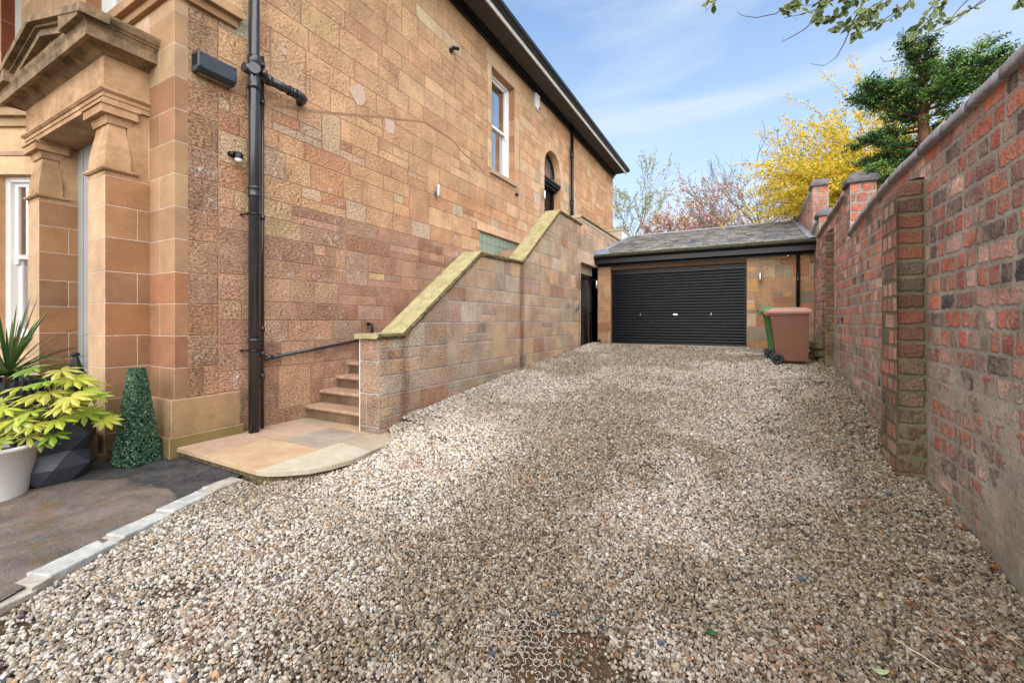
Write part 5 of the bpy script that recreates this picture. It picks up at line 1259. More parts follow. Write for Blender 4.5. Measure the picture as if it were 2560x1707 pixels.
# faceted pot
gp = Vector((-5.52, 1.40, .205)); pot = empty('faceted_pot', gp, 'dark grey faceted geometric plant pot left of the artificial topiary', 'plant pot')
mb = MB(); N = 7; rad = [.215, .29, .235, .29, .25]; zz = [0, .135, .27, .41, .55]; vs_ = []
for k in range(5):
    for j in range(N): a = 2*math.pi*(j+.5*(k % 2)+.2)/N; vs_.append((gp.x+rad[k]*math.cos(a), gp.y+rad[k]*math.sin(a), gp.z+zz[k]+(.02*math.sin(j*2.3+k) if 0 < k < 4 else 0)))
fs = []
for k in range(4):
    for j in range(N):
        a, b, c, d = k*N+j, k*N+(j+1) % N, (k+1)*N+j, (k+1)*N+(j+1) % N
        fs += [(a, b, c), (b, d, c)] if k % 2 == 0 else [(a, d, c), (a, b, d)]
mb.poly(vs_, fs); i0 = len(mb.v)
inner = [(gp.x+.225*math.cos(2*math.pi*(j+.2)/N), gp.y+.225*math.sin(2*math.pi*(j+.2)/N), gp.z+.55) for j in range(N)]; low = [(a, b, z-.06) for a, b, z in inner]
mb.poly([vs_[4*N+j] for j in range(N)]+inner+low, [(j, (j+1) % N, N+(j+1) % N, N+j) for j in range(N)]+[(N+j, N+(j+1) % N, 2*N+(j+1) % N, 2*N+j) for j in range(N)])
mb.build('shell', plain('slate_grey_pot', (.038, .042, .052), .45, 0, .12, 9, 0, .5), pot)
mb = MB(); mb.lathe([(0, .50), (.22, .50)], gp, 14); mb.build('compost', m_soil, pot)
lv = []
for i in range(30):
    a = r.uniform(0, 6.28); q = r.uniform(.05, .42); lv.append((q*math.cos(a), q*math.sin(a), r.uniform(.10, .50)-q*.35, r.uniform(.15, .21)))
lv += [(.42, -.0, .20, .13), (.36, .05, .26, .19), (.1, -.34, -.02, .17), (-.1, -.1, .52, .2), (.1, .02, .50, .2), (-.3, -.25, .22, .2), (.0, -.3, .2, .2), (.18, -.26, .12, .19), (.25, -.1, .33, .2)]
fatsia('fatsia_plant', gp+Vector((0, 0, .50)), lv, 'big bright yellow-green fatsia growing in the dark faceted pot', r, ylw)
# white pot with fatsia
wp = Vector((-5.47, 1.02, .165)); pot = empty('white_pot', wp, 'white tapered plastic plant pot at the left edge of the photo', 'plant pot')
mb = MB(); mb.lathe([(0, .02), (.19, .02), (.20, .0), (.205, .02), (.285, .42), (.30, .425), (.305, .445), (.295, .46), (.28, .455), (.272, .43), (.26, .36)], wp, 36); mb.build('shell', plain('cream_plastic', lin(226, 224, 218, .95), .4, 0, .04, 5), pot)
mb = MB(); mb.lathe([(0, .37), (.262, .37)], wp, 24); mb.build('compost', m_soil, pot)
for a in (.2, 2.0, 3.6, 5.2): mb = MB(); mb.lathe([(0, 0), (.03, 0), (.035, .02), (.02, .03)], (wp.x+.19*math.cos(a), wp.y+.19*math.sin(a), wp.z-.01), 8); mb.build('foot', m_white, pot)
mb = MB(); mb.lathe([(0, 0), (.035, 0), (.035, .075), (.0, .075)], (wp.x+.06, wp.y-.02, wp.z+.40), 14); mb.build('red_cup', plain('red_plastic_cup', (.55, .03, .01), .35), None, 0, 'small red plastic cup standing in the soil of the white pot', 'cup')
lv = []
for i in range(18):
    a = r.uniform(0, 6.28); q = r.uniform(.05, .36); lv.append((q*math.cos(a), q*math.sin(a), r.uniform(.12, .40)-q*.2, r.uniform(.12, .18)))
lv += [(.2, .1, .25, .17), (.28, -.02, .12, .16), (.1, -.2, .3, .19), (.2, .25, .05, .15)]
fatsia('fatsia_plant', wp+Vector((-.05, 0, .40)), lv, 'pale yellow fatsia growing in the white plastic pot', r, [(3, (214, 214, 96)), (3, (206, 216, 110)), (2, (120, 160, 60)), (2, (190, 204, 70))])
m_ribpot = plain('black_ribbed_pot', (.022, .022, .026), .42, 0, .1, 10, 0, .5)
def ribpot(c, r0, r1, h, label):
    e = empty('ribbed_pot', c, label, 'plant pot', 'black ribbed pots by the porch'); mb = MB(); mb.lathe([(0, .0), (r0, .0), (r1, h), (r1*.93, h), (r1*.9, h-.06)], c, 72, smooth=False, rib=.035); mb.build('shell', m_ribpot, e)
    mb = MB(); mb.lathe([(0, h-.07), (r1*.92, h-.07)], c, 20); mb.build('compost', m_soil, e)
pc = Vector((-6.98, 1.42, .22)); ribpot(pc, .27, .36, .80, 'larger black ribbed pot at the left edge holding the spiky cordyline')
cdl = empty('cordyline', pc+Vector((0, 0, .72)), 'spiky green cordyline with long arching blades in the ribbed pot at the left edge', 'plant')
mb = MB(); b0 = pc+Vector((.02, .0, .73)); mb.tube([b0, b0+Vector((0, 0, .16))], [.035, .028], 8, 0, (*lin(120, 90, 60, .6), 1)); mb.build('trunk', m_bark, cdl)
mb = MB(); b0 += Vector((0, 0, .12))
for i in range(110):
    a = r.uniform(0, 6.283); el_ = r.uniform(.1, 1.45) if i % 4 else r.uniform(-.1, .5); L_ = r.uniform(.5, .95); d = Vector((math.cos(a)*math.cos(el_), math.sin(a)*math.cos(el_), math.sin(el_)))
    s = d.cross(Vector((0, 0, 1))).normalized(); n = 6; P = []; sag = r.uniform(.1, .45)*math.cos(el_); wd = r.uniform(.010, .017)
    for k in range(n+1):
        t_ = k/n; p = b0+d*L_*t_+Vector((0, 0, -sag*L_*t_*t_)); w_ = wd*math.sin(math.pi*min(1, .18+t_*.82))**.6*(1 if k < n else .05); P += [tuple(p-s*w_+Vector((0, 0, .004))), tuple(p), tuple(p+s*w_+Vector((0, 0, .004)))]
    c = leafcol(r, [(3, (86, 126, 48)), (3, (60, 100, 40)), (2, (124, 154, 70)), (1, (150, 150, 90))], .6)
    mb.poly(P, [(3*k+q, 3*k+q+1, 3*k+q+4, 3*k+q+3) for k in range(n) for q in (0, 1)], 0, c)
mb.build('blades', m_leaf, cdl)
p2 = Vector((-6.62, 1.78, .48)); ribpot(p2, .16, .215, .36, 'smaller black ribbed pot between the porch columns holding a clipped ball shrub')
def leafball(mb, c, rx, rz, n, size, opts, r, k=.6, shell=.75):
    for i in range(n):
        v = Vector((r.gauss(0, 1), r.gauss(0, 1), r.gauss(0, 1))).normalized(); q = r.uniform(shell, 1.02); p = c+Vector((v.x*rx*q, v.y*rx*q, v.z*rz*q))
        leaf(mb, p, (v+Vector((r.uniform(-.7, .7), r.uniform(-.7, .7), r.uniform(-.4, .8)))).normalized(), size*r.uniform(.7, 1.3), leafcol(r, opts, k), r)
def leaf(mb, p, nrm, s, col, r, asp=.55):
    a = nrm.orthogonal().normalized(); b = nrm.cross(a); t_ = r.uniform(0, 6.28); u = a*math.cos(t_)+b*math.sin(t_); v = nrm.cross(u)
    mb.poly([tuple(p-u*s), tuple(p+v*s*asp), tuple(p+u*s), tuple(p-v*s*asp)], [(0, 1, 2, 3)], 0, col)
e = empty('ball_shrub', p2+Vector((0, 0, .3)), 'low rounded green shrub in the smaller ribbed pot', 'plant'); mb = MB(); leafball(mb, p2+Vector((0, 0, .42)), .19, .12, 1500, .014, [(3, (70, 96, 50)), (2, (50, 76, 38))], r, .5, .3); mb.build('foliage', m_leaf, e)
# white-flowering bedding plant behind the white pot
e = empty('bedding_plant', (-5.95, 1.22, .4), 'low plant with tiny white flowers between the white pot and the ribbed pot', 'plant'); mb = MB(); c0 = Vector((-6.0, 1.20, .62)); leafball(mb, c0, .16, .10, 420, .02, [(3, (60, 96, 50)), (2, (44, 74, 36))], r, .5, .2); mb.build('foliage', m_leaf, e)
mb = MB(); leafball(mb, c0+Vector((0, 0, .06)), .14, .08, 60, .012, [(1, (225, 230, 240))], r, .8, .6); mb.build('flowers', m_petal, e)
mb = MB(); mb.lathe([(0, 0), (.13, 0), (.17, .38), (.15, .38)], (-6.0, 1.20, .2), 20); mb.build('tub', m_ribpot, e)
# garden lantern
ln_ = empty('garden_lantern', (-6.98, 1.95, .48), 'black pierced metal lantern with pointed top between the porch columns', 'lantern')
c = (-6.98, 1.95, .48); N = 6
mb = MB(); mb.lathe([(0, 0), (.12, 0), (.125, .03), (.11, .04), (.072, .50), (.078, .52)], c, 8, smooth=False); mb.build('body', m_blackm, ln_)
mb = MB(); mb.lathe([(.085, .52), (.09, .54), (.05, .66), (.028, .74), (.03, .75), (.0, .75)], c, 8, smooth=False); rf = mb.build('roof', m_blackm, ln_)
mb = MB(); mb.lathe([(0, .75), (.035, .755), (.045, .775), (.03, .79), (0, .80)], c, 8); mb.build('finial', m_blackm, rf)
# artificial topiary obelisk
tpc = Vector((-5.32, 1.93, .245)); tp = empty('topiary_cone', tpc, 'dense dark green artificial topiary obelisk standing at the corner of the house', 'topiary')
mb = MB(); mb.lathe([(.12, 0), (.14, .02), (.05, .90), (0, .92)], tpc, 10); mb.build('core', plain('topiary_core', (.008, .015, .008), .9), tp)
mb = MB(); opts = [(4, (66, 110, 74)), (3, (50, 92, 72)), (2, (96, 136, 84)), (1.5, (128, 158, 128)), (2, (34, 62, 54))]
for i in range(11500):
    h = .93*r.random()**1.1; t_ = h/.93; w_ = .150*(1-t_)+.050*t_; q = r.uniform(-1, 1); sd_ = r.randrange(4); cc = r.random()
    if i % 14 == 0: p = Vector((r.uniform(-.05, .05), r.uniform(-.05, .05), .93)); nrm = Vector((0, 0, 1))
    else:
        ang = sd_*math.pi/2+.35; nrm = Vector((math.cos(ang), math.sin(ang), .14)); tv = Vector((-math.sin(ang), math.cos(ang), 0)); o_ = q*w_; cr = w_*(1-.10*abs(q)**6); p = nrm*cr*r.uniform(.93, 1.03)+tv*o_*.96; p.z = h
    leaf(mb, tpc+p, (nrm+Vector((r.uniform(-.8, .8), r.uniform(-.8, .8), r.uniform(-.3, .9)))).normalized(), .0095*r.uniform(.8, 1.3), leafcol(r, opts, .8), r, .7)
mb.build('foliage', m_leaf, tp)

# ---------------------------------------------------------------- trees
def branch(mb, tips, p, d, L_, rad, depth, r, spread=.6, up=.1, nseg=4, col=(.1, .08, .06, 1), kids=(3, 4), ratio=.66, side=5, minr=.004, wig=.18):
    pts = [Vector(p)]; rr = [rad]; d = d.normalized(); r1 = max(minr, rad*(.55 if depth else .35))
    for k in range(nseg):
        d = (d+Vector((r.gauss(0, wig), r.gauss(0, wig), r.gauss(0, wig)+up*.5))).normalized(); pts.append(pts[-1]+d*L_/nseg); rr.append(rad+(r1-rad)*(k+1)/nseg)
    mb.tube(pts, rr, side if rad > .02 else 3, 0, col, False)
    if depth <= 0: tips.extend([(pts[k], d) for k in range(1, len(pts))]); return
    n = r.randint(*kids)
    for i in range(n):
        t_ = r.uniform(.35, 1.) if i else 1.; k = min(nseg-1, int(t_*nseg)); q = pts[k].lerp(pts[k+1], t_*nseg-k) if t_ < 1 else pts[-1]
        ax = Vector((r.gauss(0, 1), r.gauss(0, 1), r.gauss(0, .7))).normalized(); nd = (d+ax*spread*(1 if i else .4)).normalized()
        branch(mb, tips, q, nd, L_*ratio*r.uniform(.75, 1.2), r1*(.9 if not i else r.uniform(.55, .85)), depth-1, r, spread, up, nseg, col, kids, ratio, side, minr, wig)
def tree(name, base, h, label, r, depth=4, rad=.12, spread=.6, up=.12, col=(90, 78, 66), leaves=None, nleaf=3, lsize=.03, kids=(3, 4), lean=(0, 0), trunk=.35, fol='foliage', grp=None, ratio=.68, minr=.005, k=.7, mat=None, foldrop=0.):
    e = empty(name, base, label, 'tree', grp); mb = MB(); tips = []; base = Vector(base); c = (*lin(*col, .6), 1)
    t0 = base+Vector((lean[0]*.5, lean[1]*.5, h*trunk)); mb.tube([base, (base+t0)/2+Vector((r.uniform(-.05, .05), 0, 0)), t0], [rad*1.25, rad*1.05, rad], 8, 0, c, False); mb.build('trunk', m_bark, e)
    mb = MB()
    for i in range(kids[1]+1):
        a = 6.283*i/(kids[1]+1)+r.uniform(-.4, .4); dz = 1.1 if i else 3; branch(mb, tips, t0-Vector((0, 0, h*trunk*.25*r.random() if i else 0)), Vector((math.cos(a)+lean[0], math.sin(a)+lean[1], dz)), h*(1-trunk)*.5*r.uniform(.8, 1.1), rad*.62, depth-1, r, spread, up, 4, c, kids, ratio, 5, minr)
    mb.build('branches', m_bark, e)
    if leaves:
        mb = MB()
        for p, d in tips:
            for q in range(nleaf):
                if r.random() < foldrop: continue
                leaf(mb, p+Vector((r.gauss(0, .06), r.gauss(0, .06), r.gauss(0, .06))), Vector((r.gauss(0, 1), r.gauss(0, 1), r.gauss(0, 1))).normalized(), lsize*r.uniform(.6, 1.3), leafcol(r, leaves, k), r, .7)
        mb.build(fol, mat or m_leaf, e)
    return e, tips
r = random.Random(21)
tree('birch_tree', (-6.3, 28, 1.6), 8.2, 'slender birch with fresh pale leaves seen past the far end of the house eaves', r, 5, .13, .50, .16, (130, 116, 96), [(3, (200, 196, 110)), (2, (170, 170, 90)), (1, (214, 206, 140))], 4, .06, (3, 3), (.1, 0), .30, foldrop=.3, ratio=.72, minr=.010)
cher = [(3, (178, 118, 106)), (2, (200, 146, 132)), (2, (160, 102, 82)), (2, (200, 182, 100)), (2, (222, 192, 190))]
tree('cherry_tree', (-3.0, 25, 1.6), 5.4, 'cherry tree with reddish buds behind the left part of the garage roof', r, 5, .11, .72, .10, (140, 112, 102), cher, 2, .055, (3, 4), (0, 0), .25, foldrop=.1, minr=.007, k=1.0, grp='budding cherry trees behind the garage')
tree('cherry_tree', (-1.7, 24.5, 1.6), 7.2, 'cherry tree with reddish buds behind the middle of the garage roof', r, 5, .12, .72, .10, (140, 112, 102), cher, 2, .055, (3, 4), (0, 0), .25, foldrop=.1, minr=.007, k=1.0, grp='budding cherry trees behind the garage')
tree('cherry_tree', (.5, 26, 1.6), 7.3, 'cherry tree with reddish buds at the foot of the bare tree by the brick wall', r, 5, .11, .72, .10, (140, 112, 102), cher, 2, .055, (3, 4), (0, 0), .25, foldrop=.1, minr=.007, k=1.0, grp='budding cherry trees behind the garage')
tree('bare_tree', (1.7, 23, 2.2), 7.8, 'tall bare grey tree behind the left side of the yellow forsythia', r, 5, .12, .60, .10, (134, 118, 104), None, 0, 0, (3, 4), (-.12, 0), .30, ratio=.70, minr=.008)

# forsythia
fo = empty('forsythia_bush', (2.5, 14.6, 2.6), 'large forsythia covered in bright yellow flowers leaning over the brick wall', 'shrub')
stem = MB(); flw = MB(); r = random.Random(5); base = Vector((3.15, 14.6, 3.35))
yo = [(5, (238, 208, 30)), (3, (228, 192, 22)), (2, (244, 222, 80)), (1, (176, 186, 50))]
for i in range(330):
    a = r.uniform(0, 6.283); q = r.uniform(.15, 1); out = Vector((math.cos(a)*1.0, math.sin(a)*.9, 0))*q; L_ = r.uniform(2.6, 5.4)
    if r.random() < .40: out = Vector((-.8, r.uniform(-.9, .6), 0))*r.uniform(.4, 1.); L_ = r.uniform(2.6, 4.4)
    d = (out*.55+Vector((0, 0, 1.2))).normalized(); p = base+Vector((r.uniform(-.5, .5), r.uniform(-.8, .8), 0)); pts = [p]; n = 11; droop = r.uniform(.03, .27)
    for k in range(n):
        d = (d+Vector((out.x*.07+r.gauss(0, .05), out.y*.07+r.gauss(0, .05), -droop*(k/n)*1.25))).normalized(); pts.append(pts[-1]+d*L_/n)
    if any((q_.x < WT_+.05 and q_.z < 4.8) for q_ in pts[:-4]): pass
    stem.tube(pts, [.010-.0007*k for k in range(n+1)], 3, 0, (*lin(134, 104, 66, .55), 1), False)
    for k in range(4, n+1):
        for m in range(19 if k > 5 else 8):
            if r.random() < .25: continue
            t_ = r.random(); p = pts[k].lerp(pts[k-1], t_)+Vector((r.gauss(0, .05), r.gauss(0, .05), r.gauss(0, .05))); nv = Vector((r.gauss(0, 1), r.gauss(0, 1)-.5, r.gauss(0, 1))).normalized(); c = leafcol(r, yo, .90, .06); s = .046*r.uniform(.7, 1.25)
            if r.random() < .07: c = (*lin(150, 180, 60, .6), 1)
            a_ = nv.orthogonal().normalized(); b_ = nv.cross(a_); th = r.uniform(0, 3)
            for qd in range(2):
                u = a_*math.cos(th+qd*1.57)+b_*math.sin(th+qd*1.57); v = nv.cross(u); flw.poly([tuple(p-u*s+nv*s*.3), tuple(p+v*s*.32), tuple(p+u*s+nv*s*.3), tuple(p-v*s*.32)], [(0, 1, 2, 3)], 0, c)
stem.build('stems', m_bark, fo); flw.build('flowers', m_petal, fo)

# conifers
def conifer(base, h, blen, label, r, zc=.42, tilt=(0, 0)):
    e = empty('conifer_tree', base, label, 'tree'); base = Vector(base); mb = MB(); bc = (*lin(132, 92, 72, .6), 1)
    top = base+Vector((tilt[0], tilt[1], h)); mb.tube([base, base.lerp(top, .4)+Vector((.03, 0, 0)), base.lerp(top, .75), top], [.10, .085, .06, .03], 10, 0, bc); mb.build('trunk', m_bark, e)
    br = MB(); fo = MB(); opts = [(4, (82, 122, 56)), (3, (62, 100, 50)), (2.5, (110, 150, 62)), (1, (134, 164, 80)), (3, (42, 76, 44))]
    nb = 58
    for i in range(nb):
        t_ = zc+(1-zc)*i/nb; p = base.lerp(top, min(t_, .97)); a = i*2.399+r.uniform(-.3, .3); L_ = blen*(.45+.75*math.sin(math.pi*min(1, (1-t_)/(1-zc)*.62+.18)))*r.uniform(.7, 1.12)
        if t_ < .74 and (math.sin(a) < -.35 or (math.cos(a) > .45 and i % 3)): continue
        d = Vector((math.cos(a), math.sin(a), r.uniform(-.05, .45))).normalized(); pts = [p]
        for k in range(6): d = (d+Vector((r.gauss(0, .10), r.gauss(0, .10), .03+r.gauss(0, .05)))).normalized(); pts.append(pts[-1]+d*L_/6)
        br.tube(pts, [.022, .018, .014, .011, .008, .006, .004], 4, 0, bc, False)
        for k in range(2, 7):
            for m in range(3):
                q = pts[k].lerp(pts[k-1], r.random())+Vector((r.gauss(0, .05), r.gauss(0, .05), r.gauss(.03, .04))); col0 = r.choice(opts)[1]; rx = r.uniform(.07, .15)
                for _ in range(70):
                    v = Vector((r.gauss(0, 1), r.gauss(0, 1), r.gauss(0, 1))).normalized()*r.uniform(.3, 1.15); pp_ = q+Vector((v.x*rx*1.2, v.y*rx*1.2, v.z*rx*.62)); lc = pal(r, [(1, col0)], .18, .82)
                    leaf(fo, pp_, Vector((v.x+r.gauss(0, .5), v.y+r.gauss(0, .5), .6+r.gauss(0, .5))).normalized(), r.uniform(.014, .026), (*lc, 1), r, .38)
            for m in range(5 if k > 2 else 1):
                q = pts[k].lerp(pts[k-1], r.random()); dd = (d+Vector((r.gauss(0, .75), r.gauss(0, .75), r.gauss(.15, .45)))).normalized(); col = leafcol(r, opts, .72)
                sl = r.uniform(.10, .24); side = dd.cross(Vector((r.gauss(0, .5), r.gauss(0, .5), 1))).normalized(); up = side.cross(dd)
                for f_ in range(9):
                    tt = f_/9; o_ = q+dd*sl*tt; sd_ = side*(1 if f_ % 2 else -1)+dd*1.1+up*r.uniform(-.3, .5); sd_.normalize(); ll = sl*.36*(1-tt*.6); ww = up.cross(sd_).normalized()*.0065
                    e1 = o_+sd_*ll; fo.poly([tuple(o_-ww), tuple(o_+sd_*ll*.6-ww*1.3), tuple(e1), tuple(o_+sd_*ll*.6+ww*1.3), tuple(o_+ww)], [(0, 1, 2, 3, 4)], 0, col)
    br.build('branches', m_bark, e); fo.build('foliage', m_needle, e)
r = random.Random(9)
conifer((2.2, 8.1, 2.2), 3.0, .84, 'dark green conifer with a bare reddish trunk right behind the brick wall', r, .47, (.05, .0))
mb = MB(); 
r = random.Random(31); conifer((3.30, 5.9, 1.8), 2.4, .70, 'second conifer of which only one frond reaches into the right edge of the photo', r, .40)

# holly-like variegated branches hanging in from above
hb = empty('variegated_branch', (1.0, 2.0, 3.6), 'hanging branches with cream-edged green holly leaves at the top right', 'branch')
F_ = Vector((-math.sin(R_(TH)), math.cos(R_(TH)), 0)); Rt = Vector((math.cos(R_(TH)), math.sin(R_(TH)), 0)); O_ = Vector((0, 0, 1.65))
tw = MB(); lf = MB(); r = random.Random(17)
m_var = tone_mat('variegated_leaf', .4, .4, .3, .1)
def hleaf(p, d, s):
    d = d.normalized(); nv = Vector((r.gauss(0, .5), -1+r.gauss(0, .4), r.gauss(.2, .5))).normalized(); sd_ = d.cross(nv).normalized(); nv = sd_.cross(d)
    g_ = leafcol(r, [(3, (84, 116, 60)), (2, (102, 130, 72)), (1, (66, 96, 50))], .6); cr = (*lin(196, 198, 130, .6), 1)
    prof = [(0, .02), (.12, .16), (.26, .30), (.42, .40), (.58, .40), (.74, .30), (.88, .14), (1, 0)]; n = len(prof)
    out = []; inn = []
    for sg in (1, -1):
        for (t_, w_) in (prof if sg > 0 else prof[::-1][1:-1]):
            wv = w_*(1.0+(.12*math.sin(t_*25))); out.append(p+d*s*t_+sd_*sg*s*wv*.62+nv*abs(w_)*s*.12); inn.append(p+d*s*(.05+t_*.88)+sd_*sg*s*wv*.50+nv*abs(w_)*s*.09)
    m = len(out); lf.poly([tuple(q) for q in inn], [tuple(range(m))], 0, g_); lf.poly([tuple(q) for q in out+inn], [(i, (i+1) % m, m+(i+1) % m, m+i) for i in range(m)], 0, cr)
hang = []     # start points spread over a bough about 2.3 m ahead and above
bough = [Vector((-.35, 2.0, 3.95)), Vector((.2, 2.35, 3.85)), Vector((.75, 2.6, 3.8)), Vector((1.35, 2.75, 3.95)), Vector((2.1, 2.8, 4.2))]
tw.tube(bough, [.008, .012, .016, .022, .03], 6, 0, (*lin(110, 100, 80, .5), 1))
def twig(P, dens, s=.06, rd=.0035, l0=0):
    tw.tube(P, [rd*(1-.6*k/(len(P)-1)) for k in range(len(P))], 4, 0, (*lin(112, 100, 84, .5), 1), False)
    for k in range(1, len(P)):
        for m in range(dens):
            t_ = r.random(); q = P[k-1].lerp(P[k], t_)
            if k < l0: continue
            dd = (P[k]-P[k-1]).normalized()+Vector((r.gauss(0, .7), r.gauss(0, .5), r.gauss(-.1, .6))); hleaf(q, dd, s*r.uniform(.65, 1.1))
def px(x, y, dep): return O_+(Rt*((x-1280)/1062.5)+F_+Vector((0, 0, (802-y)/1062.5)))*dep
def bez(a, b, c, n=6): return [a*(1-t_)**2+b*2*t_*(1-t_)+c*t_*t_ for t_ in [k/n for k in range(n+1)]]
for (ax, ay, bx_, by, cx_, cy_, dep, dens, l0) in (
    (2140, -60, 2080, 30, 1960, 45, 2.4, 3, 2), (2300, -80, 2180, 60, 2085, 75, 2.4, 6, 1), (2230, -90, 2100, 20, 1990, 15, 2.35, 6, 0), (2170, -120, 2150, 40, 2140, 90, 2.3, 8, 0),
    (2080, -80, 2060, 20, 2040, 55, 2.35, 7, 0), (2360, -100, 2240, 60, 2180, 70, 2.3, 4, 0), (2020, -60, 2000, 10, 1960, 30, 2.4, 5, 0), (2380, -40, 2300, 50, 2290, 80, 2.2, 4, 2), (2500, -30, 2440, 30, 2340, 60, 2.2, 3, 3),
    (2230, -40, 2180, 50, 2150, 60, 2.3, 6, 1), (2160, -30, 2110, 40, 2075, 50, 2.42, 7, 1), (2420, -80, 2350, 30, 2310, 62, 2.25, 4, 2), (1850, -60, 1800, -10, 1780, 15, 2.5, 2, 1), (1800, -50, 1780, -5, 1765, 8, 2.5, 2, 2), (2560, -40, 2550, 0, 2552, 12, 2.1, 2, 2)):
    twig(bez(px(ax, ay, dep), px(bx_, by, dep), px(cx_, cy_, dep)), dens, .058, .0035, l0)
for P in ([(2140, 40), (2110, 110), (2090, 145), (2060, 165), (2026, 160)], [(2060, 30), (2010, 75), (1975, 95), (1955, 105), (1957, 92)], [(2000, -10), (1940, 35), (1890, 45), (1855, 40), (1843, 30)], [(2330, 70), (2280, 125), (2240, 150), (2210, 155), (2200, 142)], [(2300, -10), (2240, 30), (2180, 70), (2130, 100)], [(2480, -20), (2420, 30), (2380, 60), (2330, 80)], [(2440, -20), (2400, 20), (2370, 55), (2340, 62)]):
    tw.tube([px(a, b, 2.35) for a, b in P], [.0032, .0028, .0022, .0016, .0012][:len(P)], 4, 0, (*lin(112, 100, 84, .5), 1), False)
tw.build('twigs', m_bark, hb); lf.build('leaves', m_var, hb)

# ---------------------------------------------------------------- plastic gravel grid showing through, litter on the gravel
e = None
mb = MB(); r = random.Random(4); a_ = .021; gc_ = Vector((-.86, 1.86))
def gp3(x, y): return (x, y, float(gz(x, y))+.012+.004*math.sin(x*31+y*17))
for i in range(-18, 19):
    for j in range(-14, 15):
        cx = gc_.x+a_*1.5*i; cy = gc_.y+a_*math.sqrt(3)*(j+.5*(i % 2))
        dd = math.hypot((cx-gc_.x+.06)/.36, (cy-gc_.y)/.26)+.35*(float(fbm(cx, cy, 7., 3))-.5)
        for k in range(3):
            if dd > .88 or r.random() < .22+dd*.35: continue
            p, q = [(cx+a_*math.cos(math.pi/3*(k+m)), cy+a_*math.sin(math.pi/3*(k+m))) for m in (0, 1)]
            mb.tube([gp3(*p), gp3(*q)], .0017, 4)
mb.build('ground_grid', plain('white_grid_plastic', (.42, .40, .36), .5), None, 0, 'broken white plastic honeycomb grid showing through worn gravel at the bottom of the photo', 'gravel grid')
def litter_leaf(x, y, s, c, label, name='fallen_leaf', grp='leaves lying on the gravel', rot=0.):
    z = float(gz(x, y))+.022; mb = MB(); P = []; rr = random.Random(int(x*100+y*1000))
    for k in range(10):
        t_ = k/10*2*math.pi; q = Vector((math.cos(t_)*s*(1.1 if k == 0 else 1), math.sin(t_)*s*.48*(1-.3*math.cos(t_)), .006*math.cos(2*t_))); q.rotate(Matrix.Rotation(rot, 3, 'Z')); P.append((x+q.x, y+q.y, z+q.z+.006))
    mb.face(P, 0, (*lin(*c, .75), 1)); mb.face([(a, b, cc_-.002) for a, b, cc_ in P][::-1], 0, (*lin(*c, .6), 1)); mb.build(name, m_leaf, None, 0, label, 'leaf', grp, origin=(x, y, z))
def atg(x, y, z=0.):
    u = (x-1280)/1062.5; v = (802-y)/1062.5; d = Vector((-math.sin(R_(TH))+u*math.cos(R_(TH)), math.cos(R_(TH))+u*math.sin(R_(TH)), v))
    t_ = 1.65/-v
    for _ in range(12): t_ = (1.65-float(gz(d.x*t_, d.y*t_)))/-v
    return d.x*t_, d.y*t_
for x, y, s, c, lb, rt in ((1780, 1592, .030, (70, 120, 60), 'dark green fallen leaf with pale edge near the plastic grid', .3), (2200, 1500, .030, (214, 222, 178), 'pale cream-green fallen leaf lying beside a brown twig in the lower right', 1.2), (2200, 1690, .034, (206, 222, 170), 'pale round leaf at the very bottom right of the gravel', .2),
    (2032, 1220, .024, (120, 160, 100), 'small green leaf in the middle of the gravel right of centre', 2.), (1983, 1402, .020, (150, 160, 60), 'tiny yellow-green leaf on dark gravel', .7), (2140, 1069, .026, (130, 160, 90), 'green leaf near the foot of the near buttress', .1), (1748, 1320, .022, (214, 226, 190), 'whitish leaf on the gravel above the grid', 1.6), (1994, 1041, .026, (206, 216, 160), 'light leaf on the far gravel before the bins', .2)):
    gx_, gy_ = atg(x, y); litter_leaf(gx_, gy_, s, c, lb, rot=rt)
for x, y, s, c, lb, rt in ((2485, 1427, .040, (170, 100, 50), 'curled brown leaf against the foot of the brick wall', .9), (2405, 1327, .042, (150, 90, 52), 'orange-brown leaf at the wall foot beyond the curled one', 2.6), (2275, 1518, .030, (168, 92, 60), 'reddish brown dead leaf lying across twigs', 1.), (2152, 1275, .026, (160, 92, 52), 'brown curled leaf on the gravel near the buttress', .4), (2068, 1155, .022, (176, 104, 60), 'small orange dead leaf halfway down the gravel', 1.4)):
    gx_, gy_ = atg(x, y); litter_leaf(gx_, gy_, s, c, lb, 'dead_leaf', 'dead leaves on the gravel', rt)
r = random.Random(8)
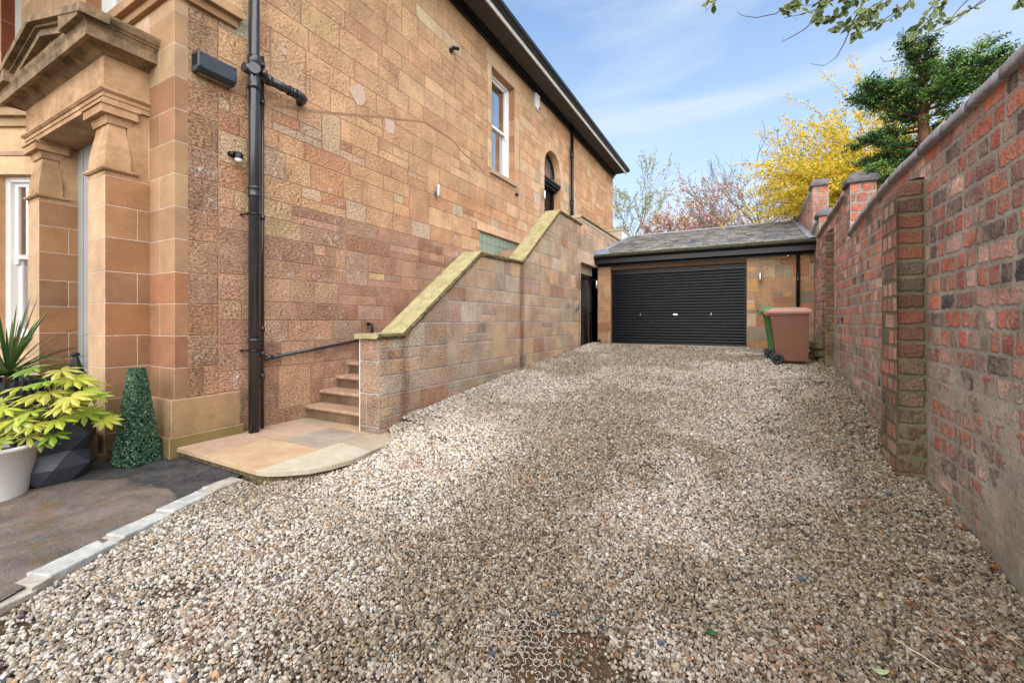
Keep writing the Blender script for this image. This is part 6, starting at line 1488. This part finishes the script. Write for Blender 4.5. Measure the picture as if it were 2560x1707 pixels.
tl = [((1420, 1365), (1330, 1400), 'straight pale twig on the gravel left of the worn patch'), ((1530, 1385), (1565, 1425), 'thick pale twig above the worn patch'), ((1575, 1435), (1548, 1465), 'short tan twig beside the orange stain'), ((2235, 1605), (2385, 1700), 'long reddish twig in the lower right corner'),
      ((2255, 1510), (2345, 1555), 'grey forked twig beside the brown leaf'), ((2160, 1265), (2280, 1316), 'long thin twig near the buttress foot'), ((2070, 1262), (2100, 1310), 'curved thin twig on dark gravel'), ((2480, 1575), (2560, 1630), 'pale twig at the right edge of the gravel'), ((1622, 1635), (1640, 1660), 'small white twig beside the plastic grid'), ((1950, 1420), (1990, 1450), 'thin brown twig in the middle right')]
for a, b, lb in tl:
    (x0, y0), (x1, y1) = atg(*a), atg(*b); n = 6; P = []
    L0 = math.hypot(x1-x0, y1-y0)
    for k in range(n+1):
        t_ = k/n; x = x0+(x1-x0)*t_+r.gauss(0, L0*.02); y = y0+(y1-y0)*t_+r.gauss(0, L0*.02); P.append((x, y, float(gz(x, y))+.022))
    mb = MB(); mb.tube(P, [.0042, .004, .0038, .0035, .003, .0025, .002], 5, 0, (*lin(*r.choice([(190, 168, 140), (150, 104, 76), (204, 190, 170)]), .7), 1)); mb.build('twig', m_bark, None, 0, lb, 'twig', 'twigs lying on the gravel', origin=P[0])
for x, y, s, lb in ((2222, 1237, .035, 'dark blue slate chip near the buttress foot'), (2080, 990, .05, 'flat slate chip on the far gravel beside the wall'), (2001, 1451, .030, 'grey stone chip bigger than the gravel round it'), (1388, 1541, .022, 'dark slate sliver left of the plastic grid'), (1650, 1612, .020, 'bluish chip right of the plastic grid'), (1229, 1640, .022, 'blue-grey chip at the bottom left of the grid'), (2130, 1012, .04, 'small slate flake by the wall foot')):
    gx_, gy_ = atg(x, y); z = float(gz(gx_, gy_))+.008; rr = random.Random(x); P = [(gx_+s*math.cos(k*1.047+rr.uniform(-.3, .3))*rr.uniform(.7, 1.1), gy_+s*.6*math.sin(k*1.047)*rr.uniform(.7, 1.1)) for k in range(6)]
    mb = MB(); mb.prism(P, lambda u, v: (u, v, z), lambda u, v: (u, v, z+.014), 0, (*lin(86, 98, 112, .6), 1)); mb.build('slate_chip', m_slate, None, .002, lb, 'stone chip', 'slate chips on the gravel', origin=(gx_, gy_, z))
